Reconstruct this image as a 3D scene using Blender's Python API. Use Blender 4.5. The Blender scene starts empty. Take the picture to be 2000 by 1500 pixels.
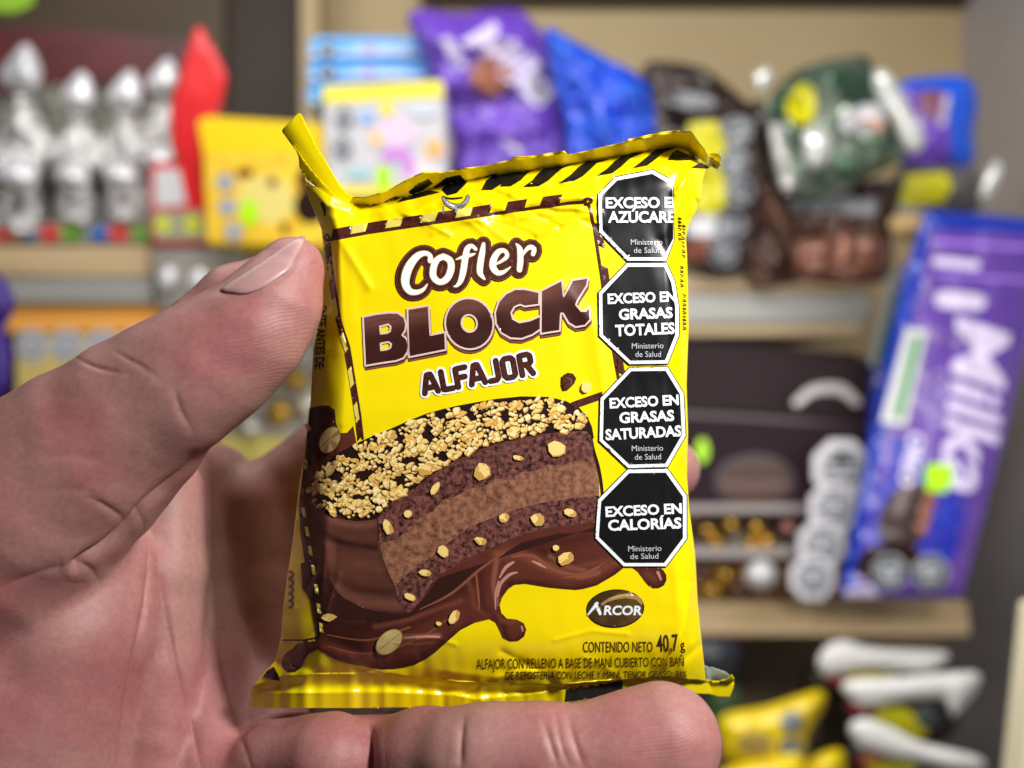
import bpy, bmesh, math, random
import numpy as np
from mathutils import Vector
from mathutils.geometry import delaunay_2d_cdt

# ------------------------------------------------------------------ camera, light, exposure
scene = bpy.context.scene
COL = scene.collection
FPX = 1778.0                       # focal length in photo pixels (photo 2000 x 1500)
cam_data = bpy.data.cameras.new('camera')
cam_data.sensor_width = 36.0
cam_data.lens = 36.0 * FPX / 2000.0
cam_data.clip_start = 0.01
cam_data.clip_end = 50.0
cam_data.dof.use_dof = True
cam_data.dof.focus_distance = 0.160
cam_data.dof.aperture_fstop = 8.0
camera = bpy.data.objects.new('camera', cam_data)
camera.rotation_euler = (math.radians(90), 0, 0)
COL.objects.link(camera)
scene.camera = camera

world = bpy.data.worlds.new('World')
scene.world = world
world.use_nodes = True
bg = world.node_tree.nodes['Background']
bg.inputs[0].default_value = (1.0, 0.97, 0.95, 1)
bg.inputs[1].default_value = 0.035

def area(name, loc, target, size, power, color, size_y=None):
    l = bpy.data.lights.new(name, 'AREA')
    l.shape = 'RECTANGLE'; l.size = size; l.size_y = size_y or size
    l.energy = power; l.color = color
    o = bpy.data.objects.new(name, l)
    o.location = loc
    o.rotation_euler = (Vector(target) - Vector(loc)).to_track_quat('-Z', 'Y').to_euler()
    COL.objects.link(o)
    return o
area('key_lamp', (0.152, -0.004, 0.132), (0.0, 0.16, 0.0), 0.042, 1.20, (1.0, 0.97, 0.93))  # key light from the upper right, set close so it falls off leftwards
area('shelf_fill', (-0.05, 0.30, 0.46), (0.05, 0.80, -0.05), 0.80, 3.9, (1.0, 0.96, 0.91), 0.12)  # unseen fill added to light the shelves and miss the hand
area('low_shelf_fill', (0.10, 0.34, -0.02), (0.10, 0.80, -0.20), 0.50, 0.8, (1.0, 0.96, 0.91), 0.05)  # unseen fill added in mid air to brighten the lower shelves

scene.view_settings.view_transform = 'Standard'
scene.view_settings.look = 'None'
scene.view_settings.exposure = 0.0
scene.view_settings.gamma = 1.0
scene.view_settings.use_curve_mapping = False
scene.render.engine = 'CYCLES'
scene.cycles.max_bounces = 8
scene.cycles.use_denoising = True
scene.cycles.sample_clamp_indirect = 6

# ------------------------------------------------------------------ helpers
def lin(c):
    out = []
    for v in c[:3]:
        v = v / 255.0
        out.append(v / 12.92 if v <= 0.04045 else ((v + 0.055) / 1.055) ** 2.4)
    return tuple(out) + (1.0,)

MATS = {}
def mat(name, rgb, rough=0.5, metal=0.0, spec=0.5, coat=0.0, noise=None, bump=None, trans=0.0, sss=0.0, alpha=1.0):
    """procedural Principled material; noise = (scale, second rgb, low, high), bump = (scale, strength, distance)"""
    if name in MATS: return MATS[name]
    m = bpy.data.materials.new(name); m.use_nodes = True
    nt = m.node_tree; p = nt.nodes['Principled BSDF']
    p.inputs['Base Color'].default_value = lin(rgb)
    p.inputs['Roughness'].default_value = rough
    p.inputs['Metallic'].default_value = metal
    p.inputs['Specular IOR Level'].default_value = spec
    p.inputs['Coat Weight'].default_value = coat
    p.inputs['Coat Roughness'].default_value = 0.12
    p.inputs['Transmission Weight'].default_value = trans
    p.inputs['Alpha'].default_value = alpha
    tc = nt.nodes.new('ShaderNodeTexCoord')
    if noise:
        n = nt.nodes.new('ShaderNodeTexNoise'); n.inputs['Scale'].default_value = noise[0]
        n.inputs['Detail'].default_value = 6; n.inputs['Roughness'].default_value = 0.6
        nt.links.new(tc.outputs['Object'], n.inputs['Vector'])
        if len(noise) > 4:
            mp = nt.nodes.new('ShaderNodeMapping'); mp.inputs['Scale'].default_value = noise[4]
            if len(noise) > 5: mp.inputs['Rotation'].default_value = noise[5]
            nt.links.new(tc.outputs['Object'], mp.inputs['Vector']); nt.links.new(mp.outputs[0], n.inputs['Vector'])
        r = nt.nodes.new('ShaderNodeValToRGB')
        r.color_ramp.elements[0].position = noise[2]; r.color_ramp.elements[0].color = lin(rgb)
        r.color_ramp.elements[1].position = noise[3]; r.color_ramp.elements[1].color = lin(noise[1])
        nt.links.new(n.outputs['Fac'], r.inputs[0]); nt.links.new(r.outputs[0], p.inputs['Base Color'])
    if bump:
        n2 = nt.nodes.new('ShaderNodeTexNoise'); n2.inputs['Scale'].default_value = bump[0]
        n2.inputs['Detail'].default_value = 3
        nt.links.new(tc.outputs['Object'], n2.inputs['Vector'])
        if len(bump) > 3:      # crinkled film: sharp facets
            vo = nt.nodes.new('ShaderNodeTexVoronoi'); vo.feature = 'SMOOTH_F1'; vo.inputs['Scale'].default_value = bump[0] * .8; vo.inputs['Smoothness'].default_value = .25
            wm = nt.nodes.new('ShaderNodeVectorMath'); wm.operation = 'MULTIPLY_ADD'; wm.inputs[1].default_value = (.04, .04, .04)
            nt.links.new(n2.outputs['Color'], wm.inputs[0]); nt.links.new(tc.outputs['Object'], wm.inputs[2]); nt.links.new(wm.outputs[0], vo.inputs['Vector'])
        b = nt.nodes.new('ShaderNodeBump'); b.inputs['Strength'].default_value = bump[1]
        b.inputs['Distance'].default_value = bump[2]
        nt.links.new(vo.outputs['Distance'] if len(bump) > 3 else n2.outputs['Fac'], b.inputs['Height']); nt.links.new(b.outputs[0], p.inputs['Normal'])
    MATS[name] = m
    return m

TINT = mat('artwork_print', (90, 50, 40), rough=0.3, coat=0.2, bump=(2600, .1, 8e-5))
_a = TINT.node_tree.nodes.new('ShaderNodeAttribute'); _a.attribute_name = 'print_colour'
TINT.node_tree.links.new(_a.outputs['Color'], TINT.node_tree.nodes['Principled BSDF'].inputs['Base Color'])

def P(x, y, Y):
    """photo pixel ray at distance Y in front of the camera -> metres"""
    x = np.asarray(x, float); y = np.asarray(y, float); Y = np.asarray(Y, float) + x * 0
    return np.stack([(x - 1000.0) / FPX * Y, Y, (750.0 - y) / FPX * Y], -1)

def thing(name, label, cat, loc=(0, 0, 0), group=None):
    o = bpy.data.objects.new(name, None); COL.objects.link(o)
    o.empty_display_size = 0.01
    o.location = loc; o['label'] = label; o['category'] = cat
    if group: o['group'] = group
    return o

def tag(o, label, cat, group=None):
    o['label'] = label; o['category'] = cat
    if group: o['group'] = group
    return o

def mesh_obj(name, V, F, mats, parent=None, midx=None, smooth=True):
    me = bpy.data.meshes.new(name)
    V = np.asarray(V, float)
    org = V.mean(0)
    if parent is not None: org = np.array(parent.location)
    V = V - org
    me.from_pydata(V.tolist(), [], [tuple(int(i) for i in f) for f in F])
    for m in (mats if isinstance(mats, (list, tuple)) else [mats]): me.materials.append(m)
    if midx is not None: me.polygons.foreach_set('material_index', np.asarray(midx, np.int32))
    me.polygons.foreach_set('use_smooth', np.full(len(me.polygons), smooth))
    me.update()
    o = bpy.data.objects.new(name, me); COL.objects.link(o)
    if parent is not None: o.parent = parent
    else: o.location = org
    return o

def resample(poly, step, closed=True):
    poly = np.asarray(poly, float); out = []
    n = len(poly)
    for i in range(n if closed else n - 1):
        a, b = poly[i], poly[(i + 1) % n]
        k = max(1, int(math.ceil(np.hypot(*(b - a)[:2]) / step)))
        for j in range(k): out.append(a + (b - a) * j / k)
    if not closed: out.append(poly[-1])
    return np.array(out)

def spline(pts, step=6.0, closed=False):
    """Catmull-Rom through points of any dimension"""
    p = np.asarray(pts, float); n = len(p); out = []
    rng = range(n if closed else n - 1)
    for i in rng:
        if closed: p0, p1, p2, p3 = p[(i - 1) % n], p[i], p[(i + 1) % n], p[(i + 2) % n]
        else: p0, p1, p2, p3 = p[max(i - 1, 0)], p[i], p[i + 1], p[min(i + 2, n - 1)]
        k = max(2, int(np.hypot(*(p2 - p1)[:2]) / step))
        for j in range(k):
            t = j / k
            out.append(0.5 * ((2 * p1) + (-p0 + p2) * t + (2 * p0 - 5 * p1 + 4 * p2 - p3) * t * t + (-p0 + 3 * p1 - 3 * p2 + p3) * t ** 3))
    if not closed: out.append(p[-1])
    return np.array(out)

def inside(pts, loops):
    r = np.zeros(len(pts), bool)
    x, y = pts[:, 0], pts[:, 1]
    for L in loops:
        a = L; b = np.roll(L, -1, 0)
        for (x0, y0), (x1, y1) in zip(a, b):
            if y0 == y1: continue
            c = ((y0 > y) != (y1 > y)) & (x < (x1 - x0) * (y - y0) / (y1 - y0) + x0)
            r ^= c
    return r

def seg_dist(pts, line, closed=False):
    """distance of each point to a polyline"""
    line = np.asarray(line, float)
    best = np.full(len(pts), 1e9)
    n = len(line)
    for i in range(n if closed else n - 1):
        a, b = line[i], line[(i + 1) % n]; d = b - a
        t = np.clip(((pts - a) @ d) / max(d @ d, 1e-9), 0, 1)
        best = np.minimum(best, np.hypot(*(pts - a - t[:, None] * d).T))
    return best

def sheet(loops, step, edge_step=None):
    """fill polygon loops (even-odd) with a fine even triangulation"""
    es = edge_step or step
    loops = [resample(L, es) for L in loops]
    allp = np.concatenate(loops)
    mn, mx = allp.min(0), allp.max(0)
    gx, gy = np.meshgrid(np.arange(mn[0] + step * .5, mx[0], step), np.arange(mn[1] + step * .5, mx[1], step * .866))
    gx = gx + (np.arange(gx.shape[0]) % 2)[:, None] * step * .5
    g = np.stack([gx.ravel(), gy.ravel()], 1)
    if len(g):
        g = g[inside(g, loops)]
    if len(g):
        # drop grid points hugging the outline
        hb = {}
        q = step * .45
        keep = np.ones(len(g), bool)
        cell = step
        for p in allp:
            hb.setdefault((int(p[0] // cell), int(p[1] // cell)), []).append(p)
        for i, p in enumerate(g):
            cx, cy = int(p[0] // cell), int(p[1] // cell)
            for ax in (-1, 0, 1):
                for ay in (-1, 0, 1):
                    for o in hb.get((cx + ax, cy + ay), ()):
                        if abs(o[0] - p[0]) < q and abs(o[1] - p[1]) < q: keep[i] = False
        g = g[keep]
    verts = [Vector(v) for v in allp] + [Vector(v) for v in g]
    edges = []; k = 0
    for L in loops:
        n = len(L); edges += [(k + i, k + (i + 1) % n) for i in range(n)]; k += n
    v, e, f, *_ = delaunay_2d_cdt(verts, edges, [], 0, 1e-4)
    v = np.array([(a[0], a[1]) for a in v]); f = np.array([t for t in f if len(t) == 3])
    c = v[f].mean(1)
    f = f[inside(c, loops)]
    a, b, c = v[f[:, 0]], v[f[:, 1]], v[f[:, 2]]
    area2 = (b[:, 0] - a[:, 0]) * (c[:, 1] - a[:, 1]) - (b[:, 1] - a[:, 1]) * (c[:, 0] - a[:, 0])
    f = np.where((area2 > 0)[:, None], f[:, ::-1], f)      # faces look at the camera (y axis points down)
    used = np.unique(f); m = -np.ones(len(v), int); m[used] = np.arange(len(used))
    return v[used], m[f]

def solid(loops, step, front, back, edge_step=None):
    """closed body between two depth functions"""
    v, f = sheet(loops, step, edge_step)
    n = len(v)
    A = P(v[:, 0], v[:, 1], front(v)); B = P(v[:, 0], v[:, 1], back(v))
    cnt = {}
    for t in f:
        for i in range(3):
            e = (t[i], t[(i + 1) % 3]); cnt[e] = cnt.get(e, 0) + 1
    rim = [(a, b) for (a, b) in cnt if (b, a) not in cnt]
    F = [tuple(t) for t in f] + [(t[2] + n, t[1] + n, t[0] + n) for t in f] + [(b, a, a + n, b + n) for a, b in rim]
    return np.concatenate([A, B]), F

_text_cache = {}
def text_mesh(body, bold=0.0, font_res=3):
    key = (body, round(bold, 4))
    if key in _text_cache: return _text_cache[key]
    cu = bpy.data.curves.new('lettering', 'FONT'); cu.body = body; cu.size = 1; cu.offset = bold; cu.resolution_u = font_res
    o = bpy.data.objects.new('lettering', cu); COL.objects.link(o)
    dg = bpy.context.evaluated_depsgraph_get(); dg.update()
    me = bpy.data.meshes.new_from_object(o.evaluated_get(dg))
    v = np.array([tuple(a.co)[:2] for a in me.vertices]); f = [tuple(p.vertices) for p in me.polygons]
    COL.objects.unlink(o); bpy.data.objects.remove(o); bpy.data.curves.remove(cu); bpy.data.meshes.remove(me)
    _text_cache[key] = (v, f)
    return v, f

class Print:
    """collects printed shapes lying on a surface given by depth(pts)->metres; each shape a hair above the last"""
    def __init__(s, depth, base=9e-5, gap=1.5e-6):
        s.d = depth; s.off = base; s.gap = gap; s.V = []; s.F = []; s.M = []; s.mats = []; s.n = 0
    def mi(s, m):
        if m not in s.mats: s.mats.append(m)
        return s.mats.index(m)
    def raw(s, v, f, m, ramp=None):
        v = np.asarray(v, float)
        if len(v) == 0 or len(f) == 0: return
        s.off += s.gap
        Y = s.d(v) - s.off - (0 if ramp is None else ramp)
        s.V.append(P(v[:, 0], v[:, 1], Y))
        s.F += [tuple(int(i) + s.n for i in t) for t in f]
        s.M += [s.mi(m)] * len(f); s.n += len(v)
    def poly(s, loops, m, step=5.0):
        if not isinstance(loops, list) or np.ndim(loops[0]) == 1: loops = [loops]
        v, f = sheet([np.asarray(L, float) for L in loops], step)
        s.raw(v, f, m)
    def stroke(s, pts, m, smooth=True, scale=1.0, extra=0.0, step=4.0, dx=0, dy=0):
        """pts: (x, y, width)"""
        p = spline(pts, step) if smooth else resample(pts, step, False)
        p = p.copy(); p[:, 0] += dx; p[:, 1] += dy
        w = p[:, 2] * scale * .5 + extra
        d = np.gradient(p[:, :2], axis=0); d /= np.maximum(np.hypot(*d.T), 1e-6)[:, None]
        nrm = np.stack([d[:, 1], -d[:, 0]], 1)
        V = []; F = []
        for i in range(len(p)):
            for t in (-1, -.5, 0, .5, 1): V.append(p[i, :2] + nrm[i] * w[i] * t)
        for i in range(len(p) - 1):
            for k in range(4):
                a = i * 5 + k; F.append((a, a + 1, a + 6, a + 5))
        rmp = list(np.repeat(np.linspace(0, 2e-6, len(p)), 5))
        for end, sg in ((0, -1), (len(p) - 1, 1)):
            c = len(V); V.append(p[end, :2]); rmp.append(-1e-6 if sg < 0 else 3e-6)
            th0 = math.atan2(nrm[end, 1], nrm[end, 0]); K = 10
            for k in range(K + 1):
                th = th0 + sg * math.pi * k / K
                q = p[end, :2] + w[end] * np.array([math.cos(th), math.sin(th)])
                V.append(q); rmp.append(-1e-6 if sg < 0 else 3e-6)
            for k in range(K): F.append((c, c + 1 + k, c + 2 + k))
        s.raw(V, F, m, np.array(rmp))
    def text(s, body, m, x0, y0, x1, y1, h, bold=0.0, slant=0.0, bold_out=None, h1=None, squash=True, clipx=None, vert=None):
        """baseline from (x0,y0) to (x1,y1); cap height h (h1 at the end)"""
        v0, _ = text_mesh(body, 0.0); v, f = text_mesh(body, bold)
        a, b = v0[:, 0].min(), v0[:, 0].max()
        L = math.hypot(x1 - x0, y1 - y0); ux, uy = (x1 - x0) / L, (y1 - y0) / L
        u = (v[:, 0] - a) / (b - a); t = v[:, 1] / 0.70
        hh = h + ((h1 or h) - h) * u
        nx, ny = (uy, -ux) if vert is None else vert
        X = x0 + (x1 - x0) * u + (nx * t + ux * t * slant) * hh
        Yp = y0 + (y1 - y0) * u + (ny * t + uy * t * slant) * hh
        q = np.stack([X, Yp], 1)
        bm = bmesh.new(); vs = [bm.verts.new((c[0], c[1], 0)) for c in q]
        for t_ in f:
            try: bm.faces.new([vs[i] for i in t_])
            except ValueError: pass
        def cut(co, no, clear=False):
            g = bm.verts[:] + bm.edges[:] + bm.faces[:]
            bmesh.ops.bisect_plane(bm, geom=g, dist=1e-5, plane_co=co, plane_no=no, clear_outer=clear)
        if clipx is not None: cut((clipx, 0, 0), (1, 0, 0), True)
        st = 6.0
        if len(q):
            for xx in np.arange(q[:, 0].min() + st, q[:, 0].max(), st): cut((xx, 0, 0), (1, 0, 0))
            for yy in np.arange(q[:, 1].min() + st, q[:, 1].max(), st): cut((0, yy, 0), (0, 1, 0))
        bm.verts.index_update()
        vv = np.array([tuple(w.co)[:2] for w in bm.verts]); ff = [[w.index for w in fc.verts] for fc in bm.faces]
        bm.free()
        if len(vv) == 0: return
        # orient
        out = []
        for t_ in ff:
            p_ = vv[t_]; ar = 0.5 * np.sum(p_[:, 0] * np.roll(p_[:, 1], -1) - np.roll(p_[:, 0], -1) * p_[:, 1])
            out.append(t_[::-1] if ar > 0 else t_)
        s.raw(vv, out, m)
    def tint(s, loop, base, feats, step=3.0, grain=.06, holes=()):
        """printed artwork with soft colour changes: feats = (polyline, width px, rgb, strength)"""
        v, f = sheet([np.asarray(loop, float)] + [np.asarray(q, float) for q in holes], step)
        c = np.array([lin(base)[:3]] * len(v))
        for line, w, rgb, k in feats:
            L = spline(line, 8) if len(line) > 2 else np.array(line, float)
            a = (np.exp(-(seg_dist(v, L[:, :2]) / w) ** 2) * k)[:, None]
            c = c * (1 - a) + np.array(lin(rgb)[:3]) * a
        c *= (1 + grain * wavy(v[:, 0] * .5, v[:, 1] * 1.5, 28))[:, None]
        s.colors = getattr(s, 'colors', []); s.colors.append((s.n, np.clip(c, 0, 1)))
        s.raw(v, f, TINT)
    def build(s, name, parent, smooth=True):
        if getattr(s, 'colors', None):
            o = mesh_obj(name, np.concatenate(s.V), s.F, s.mats, parent, s.M, smooth)
            at = o.data.color_attributes.new('print_colour', 'FLOAT_COLOR', 'POINT')
            C = np.ones((s.n, 4), np.float32)
            for k, c in s.colors: C[k:k + len(c), :3] = c
            at.data.foreach_set('color', C.ravel())
            return o
        return mesh_obj(name, np.concatenate(s.V), s.F, s.mats, parent, s.M, smooth)

def zoom(ox, oy, k):
    return lambda pts: [(ox + p[0] * k, oy + p[1] * k) + tuple(v * k for v in p[2:]) for p in pts]
def blob(cx, cy, rx, ry, n=20, rot=0.0, jit=0.0, seed=0):
    r = random.Random(seed); out = []
    for i in range(n):
        t = 2 * math.pi * i / n; k = 1 + r.uniform(-jit, jit)
        x, y = rx * k * math.cos(t), ry * k * math.sin(t)
        out.append((cx + x * math.cos(rot) - y * math.sin(rot), cy + x * math.sin(rot) + y * math.cos(rot)))
    return out
def smoothstep(t):
    t = np.clip(t, 0, 1); return t * t * (3 - 2 * t)
_rs = np.random.RandomState(7)
_waves = [(_rs.uniform(0, 2 * np.pi), _rs.uniform(0, 2 * np.pi), _rs.uniform(.6, 1.7)) for _ in range(14)]
def wavy(x, y, wl):
    s = 0
    for a, ph, k in _waves:
        s = s + np.sin((x * math.cos(a) + y * math.sin(a)) * 2 * np.pi * k / wl + ph)
    return s / 5.0
# ------------------------------------------------------------------ the snack packet held in the hand
Y0 = 0.160
XL = np.array([(300, 583), (315, 584), (379, 600), (418, 616), (448, 628), (485, 632), (595, 630), (682, 612), (796, 606), (883, 594), (978, 581), (1056, 572),
               (1126, 561), (1182, 554), (1246, 549), (1291, 538), (1318, 512), (1340, 495)], float)
XF = np.array([(300, 600), (380, 634), (460, 650), (600, 656), (700, 664), (850, 655), (1000, 632), (1150, 622), (1250, 622), (1300, 610), (1340, 560)], float)
XR = np.array([(290, 1378), (330, 1378), (355, 1372), (385, 1370), (415, 1358), (440, 1346), (465, 1340), (500, 1342), (570, 1344), (640, 1345), (752, 1341), (845, 1344),
               (928, 1342), (992, 1346), (1082, 1358), (1178, 1363), (1276, 1373), (1330, 1379)], float)
YT = np.array([(583, 306), (600, 352), (640, 381), (690, 401), (722, 403), (793, 384), (862, 363), (965, 343), (1107, 322), (1222, 303), (1315, 286), (1345, 292), (1378, 330)], float)
YB = np.array([(495, 1340), (550, 1322), (620, 1318), (760, 1316), (900, 1333), (1000, 1336), (1096, 1338), (1216, 1328), (1292, 1322), (1379, 1330)], float)
CREASES = [  # polyline, amplitude mm (negative = ridge towards the camera), width px
    ([(640, 402), (719, 410), (790, 420), (870, 418)], -0.35, 7), ([(650, 440), (665, 471), (690, 510), (721, 560)], -0.30, 9),
    ([(650, 425), (700, 440), (850, 425), (1150, 380)], -0.5, 16), ([(1352, 330), (1336, 355), (1318, 378)], -0.55, 6),
    ([(1338, 345), (1352, 372), (1372, 395)], -0.55, 6), ([(1318, 352), (1317, 400), (1320, 475)], 0.3, 10),
    ([(1342, 440), (1330, 470), (1345, 520)], -0.4, 8), ([(1334, 520), (1340, 600), (1338, 700)], 0.3, 8),
    ([(1000, 379), (1070, 388), (1160, 386)], -0.5, 8), ([(870, 400), (960, 372), (1080, 352), (1300, 322)], -0.45, 9),
    ([(540, 1290), (640, 1318), (760, 1300), (820, 1285)], 0.5, 12), ([(600, 1262), (700, 1290), (790, 1322)], -0.4, 12),
    ([(860, 1310), (960, 1322), (1080, 1318)], -0.3, 10), ([(1350, 1150), (1335, 1230), (1300, 1300)], -0.5, 10),
    ([(1368, 1260), (1330, 1290), (1290, 1318)], 0.45, 9), ([(615, 430), (628, 520), (640, 600)], 0.4, 8),
    ([(610, 900), (640, 1000), (625, 1120)], -0.4, 14), ([(600, 360), (640, 400), (700, 425)], -0.4, 8),
    ([(1100, 560), (1160, 640), (1180, 760)], -0.25, 16), ([(760, 690), (850, 640), (960, 650)], 0.15, 26),
    ([(1310, 300), (1345, 345), (1362, 400)], 0.7, 8), ([(1290, 470), (1315, 520), (1328, 590)], 0.25, 9)]
_cr = random.Random(21)
for _k in range(64):      # short irregular creases, mostly near the seals and edges
    z_ = _cr.random()
    if z_ < .38: cx_, cy_ = _cr.uniform(640, 1330), _cr.uniform(345, 440) - 0
    elif z_ < .62: cx_, cy_ = _cr.uniform(560, 1360), _cr.uniform(1230, 1325)
    elif z_ < .82: cx_, cy_ = _cr.uniform(1344, 1366), _cr.uniform(360, 1300)
    else: cx_, cy_ = _cr.uniform(590, 670), _cr.uniform(430, 1200)
    if 1130 < cx_ < 1330 and cy_ < 520: cx_ -= 260
    an_ = _cr.uniform(-.5, .5) if z_ < .62 else _cr.uniform(1.1, 2.0)
    L_ = _cr.uniform(22, 80)
    CREASES.append(([(cx_ - L_ * math.cos(an_), cy_ - L_ * math.sin(an_)), (cx_ + _cr.uniform(-4, 4), cy_ + _cr.uniform(-4, 4)), (cx_ + L_ * math.cos(an_ + .25), cy_ + L_ * math.sin(an_ + .25))], _cr.choice([-1, 1]) * _cr.uniform(.12, .32), _cr.uniform(4.5, 8)))
def interp(tab, v): return np.interp(v, tab[:, 0], tab[:, 1])
def packet_h(v):
    x, y = v[:, 0], v[:, 1]
    h = np.zeros(len(v))
    xl, xf, xr = interp(XL, y), interp(XF, y), interp(XR, y)
    t = np.clip((xf + 14 - x) / np.maximum(xf + 14 - xl, 1), 0, 1.3); h += 6.5 * t ** 1.6
    wr = 46.0
    t = np.clip((x - (xr - wr)) / wr, 0, 1.2); h += 4.5 * t ** 2
    yt, yb = interp(YT, x), interp(YB, x)
    t = np.clip((yt + 80 - y) / 80, 0, 1.2); h += 4.0 * t ** 2
    t = np.clip((y - (yb - 110)) / 110, 0, 1.2); h += 4.5 * t ** 2.2
    # the biscuit inside pushes the middle out a little
    h -= 1.2 * np.exp(-(((x - 980) / 330) ** 2 + ((y - 850) / 380) ** 2))
    h += 0.16 * wavy(x, y, 330) + 0.035 * wavy(x + 50, y, 90)
    edge = np.exp(-np.minimum(np.minimum(np.abs(x - xl), np.abs(xr - x)), np.minimum(np.abs(y - yt), np.abs(yb - y))) / 38.0)
    h += edge * 0.22 * wavy(x * 1.5, y * .9, 70)
    for line, a, w in CREASES:
        L = np.array(line, float)
        near = (x > L[:, 0].min() - 4 * w) & (x < L[:, 0].max() + 4 * w) & (y > L[:, 1].min() - 4 * w) & (y < L[:, 1].max() + 4 * w)
        if near.any():
            d = seg_dist(v[near], L); h[near] += a * np.exp(-(d / w) ** 1.6)
    return h
def packet_depth(v):
    v = np.asarray(v, float)
    return Y0 + (v[:, 0] - 960) * 3.5e-6 - (v[:, 1] - 800) * 2.0e-6 + packet_h(v) * 1e-3

film = dict(rough=0.26, spec=0.5, coat=0.45, bump=(2600, 0.10, 0.00008))
YEL = mat('yellow_film', (250, 226, 2), **film)
BRN = mat('brown_print', (62, 24, 20), rough=0.30, coat=0.2, noise=(1500, (92, 44, 34), .35, .75), bump=(2600, .1, 8e-5))
DRK = mat('dark_print', (38, 18, 18), rough=0.3, coat=0.2)
BLK = mat('black_print', (17, 18, 20), rough=0.28, coat=0.25, bump=(2600, .08, 8e-5))
WHT = mat('white_print', (240, 246, 250), rough=0.35)
CRM = mat('cream_print', (226, 208, 96), rough=0.35)
GRY = mat('grey_print', (150, 152, 158), rough=0.35)
LGR = mat('pale_grey_print', (196, 200, 208), rough=0.35)
OUT = mat('pale_outline_print', (226, 200, 190), rough=0.3)
TAN = mat('tan_print', (170, 132, 84), rough=0.3)
OLV = mat('olive_print', (62, 46, 22), rough=0.3, noise=(160, (104, 80, 44), .4, .7))
BIS = mat('biscuit_print', (40, 15, 13), rough=0.35, noise=(1300, (142, 88, 80), .36, .70), bump=(2600, .1, 8e-5))
FIL = mat('filling_print', (78, 44, 35), rough=0.35, noise=(1000, (160, 110, 84), .28, .64), bump=(2600, .1, 8e-5))
CHO = mat('chocolate_print', (84, 44, 34), rough=0.3, noise=(260, (112, 64, 48), .35, .7, (0.35, 1, 1.5)), bump=(2600, .1, 8e-5))
SAU = mat('sauce_print', (78, 34, 26), rough=0.28, noise=(190, (124, 66, 46), .32, .72, (0.5, 1, 1.8), (0, 0.5, 0)), bump=(2600, .1, 8e-5))
SHN = mat('sauce_shine_print', (188, 134, 118), rough=0.3)
SHD = mat('soft_brown_print', (52, 26, 22), rough=0.3)
MID = mat('mid_brown_print', (134, 78, 58), rough=0.3)
NUTS = [mat('nut_print_a', (252, 232, 166), rough=.35), mat('nut_print_b', (246, 216, 130), rough=.35), mat('nut_print_c', (236, 184, 92), rough=.35), mat('nut_print_d', (250, 240, 204), rough=.35)]
NSH = mat('nut_edge_print', (206, 160, 84), rough=.35)
PNT = mat('peanut_print', (216, 196, 128), rough=.35, noise=(500, (196, 170, 104), .4, .7))
FOIL = mat('foil_lining', (158, 176, 184), rough=.4, metal=.25, bump=(400, .3, 4e-4))

packet = thing('snack_packet', 'glossy yellow packet with dark chocolate cake picture held upright in the hand', 'snack packet', (0.0, Y0, -0.03))

# body outline: top crease, right side, bottom crease, left side
outline = [tuple(p) for p in YT] + [(x, y) for y, x in XR if y > 335 and y < 1325] + [tuple(p) for p in YB[::-1]] + [(x, y) for y, x in XL[::-1] if 320 < y < 1330]
def packet_back(v):
    bd = seg_dist(v, outline, True)
    return np.maximum(packet_depth(v) + 0.0006, Y0 + 0.011 + 0.0085 * (1 - np.exp(-bd / 90.0)))
V, F = solid([outline], 2.8, packet_depth, packet_back)
body = mesh_obj('wrapper_body', V, F, YEL, packet)

# ---- seals (thin closed films)
def film_solid(loop, depth, step=3.5, th=0.00025):
    return solid([loop], step, depth, lambda v: depth(v) + th)
def top_seal_depth(v):
    x, y = v[:, 0], v[:, 1]
    yt = interp(YT, x)
    base = packet_depth(np.stack([x, np.minimum(np.maximum(y, yt), 400)], 1))
    up = np.maximum(yt - y, 0)
    d = base - 2.1e-4 * up + 0.0001 * wavy(x, y, 60) + 3e-5 * np.sin(up * .9 + x / 30)
    left = smoothstep((740 - x) / 90)                      # towards the upright ear the seal stands back again
    d = d + left * (2.1e-4 * up + 0.35e-4 * up)
    return d + 0.00012
top_loop = [(722, 405), (700, 404), (683, 396), (690, 384), (712, 385), (735, 379), (760, 370), (800, 347), (828, 335), (866, 336), (905, 328), (945, 324), (1000, 311),
            (1045, 306), (1105, 297), (1109, 302), (1222, 278), (1228, 274), (1290, 262), (1325, 257), (1350, 256), (1366, 279), (1385, 302), (1409, 319), (1400, 331), (1383, 322), (1362, 308), (1343, 300),
            (1315, 290), (1222, 307), (1107, 326), (965, 347), (862, 367), (793, 388)]
V, F = film_solid(top_loop, top_seal_depth)
seal = mesh_obj('top_seal', V, F, YEL, packet)
def ear_depth(v):
    x, y = v[:, 0], v[:, 1]
    return Y0 + 0.0052 + 0.00003 * (690 - x) * 0.4 + 0.0004 * np.sin((x - y * .6) / 14.0) - 2.2e-5 * (x - (551 + (y - 254) * .82))
ear_loop = spline([(551, 254), (568, 237), (585, 221), (600, 248), (618, 284), (640, 320), (662, 357), (684, 381), (712, 385), (735, 382), (722, 404), (690, 402), (660, 392), (632, 368), (600, 322), (575, 290), (556, 264)], 5, True)
V, F = film_solid(ear_loop, ear_depth)
mesh_obj('seal_corner', V, F, YEL, packet)
def lip_depth(v):
    return ear_depth(v) + 0.0009 - 2e-5 * (v[:, 1] - 280)
lip_loop = spline([(572, 282), (583, 306), (586, 330), (604, 352), (640, 384), (668, 396), (640, 366), (608, 330), (590, 305)], 5, True)
V, F = film_solid(lip_loop, lambda v: ear_depth(v) - 0.0007)
mesh_obj('seal_fold', V, F, YEL, packet)
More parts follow.
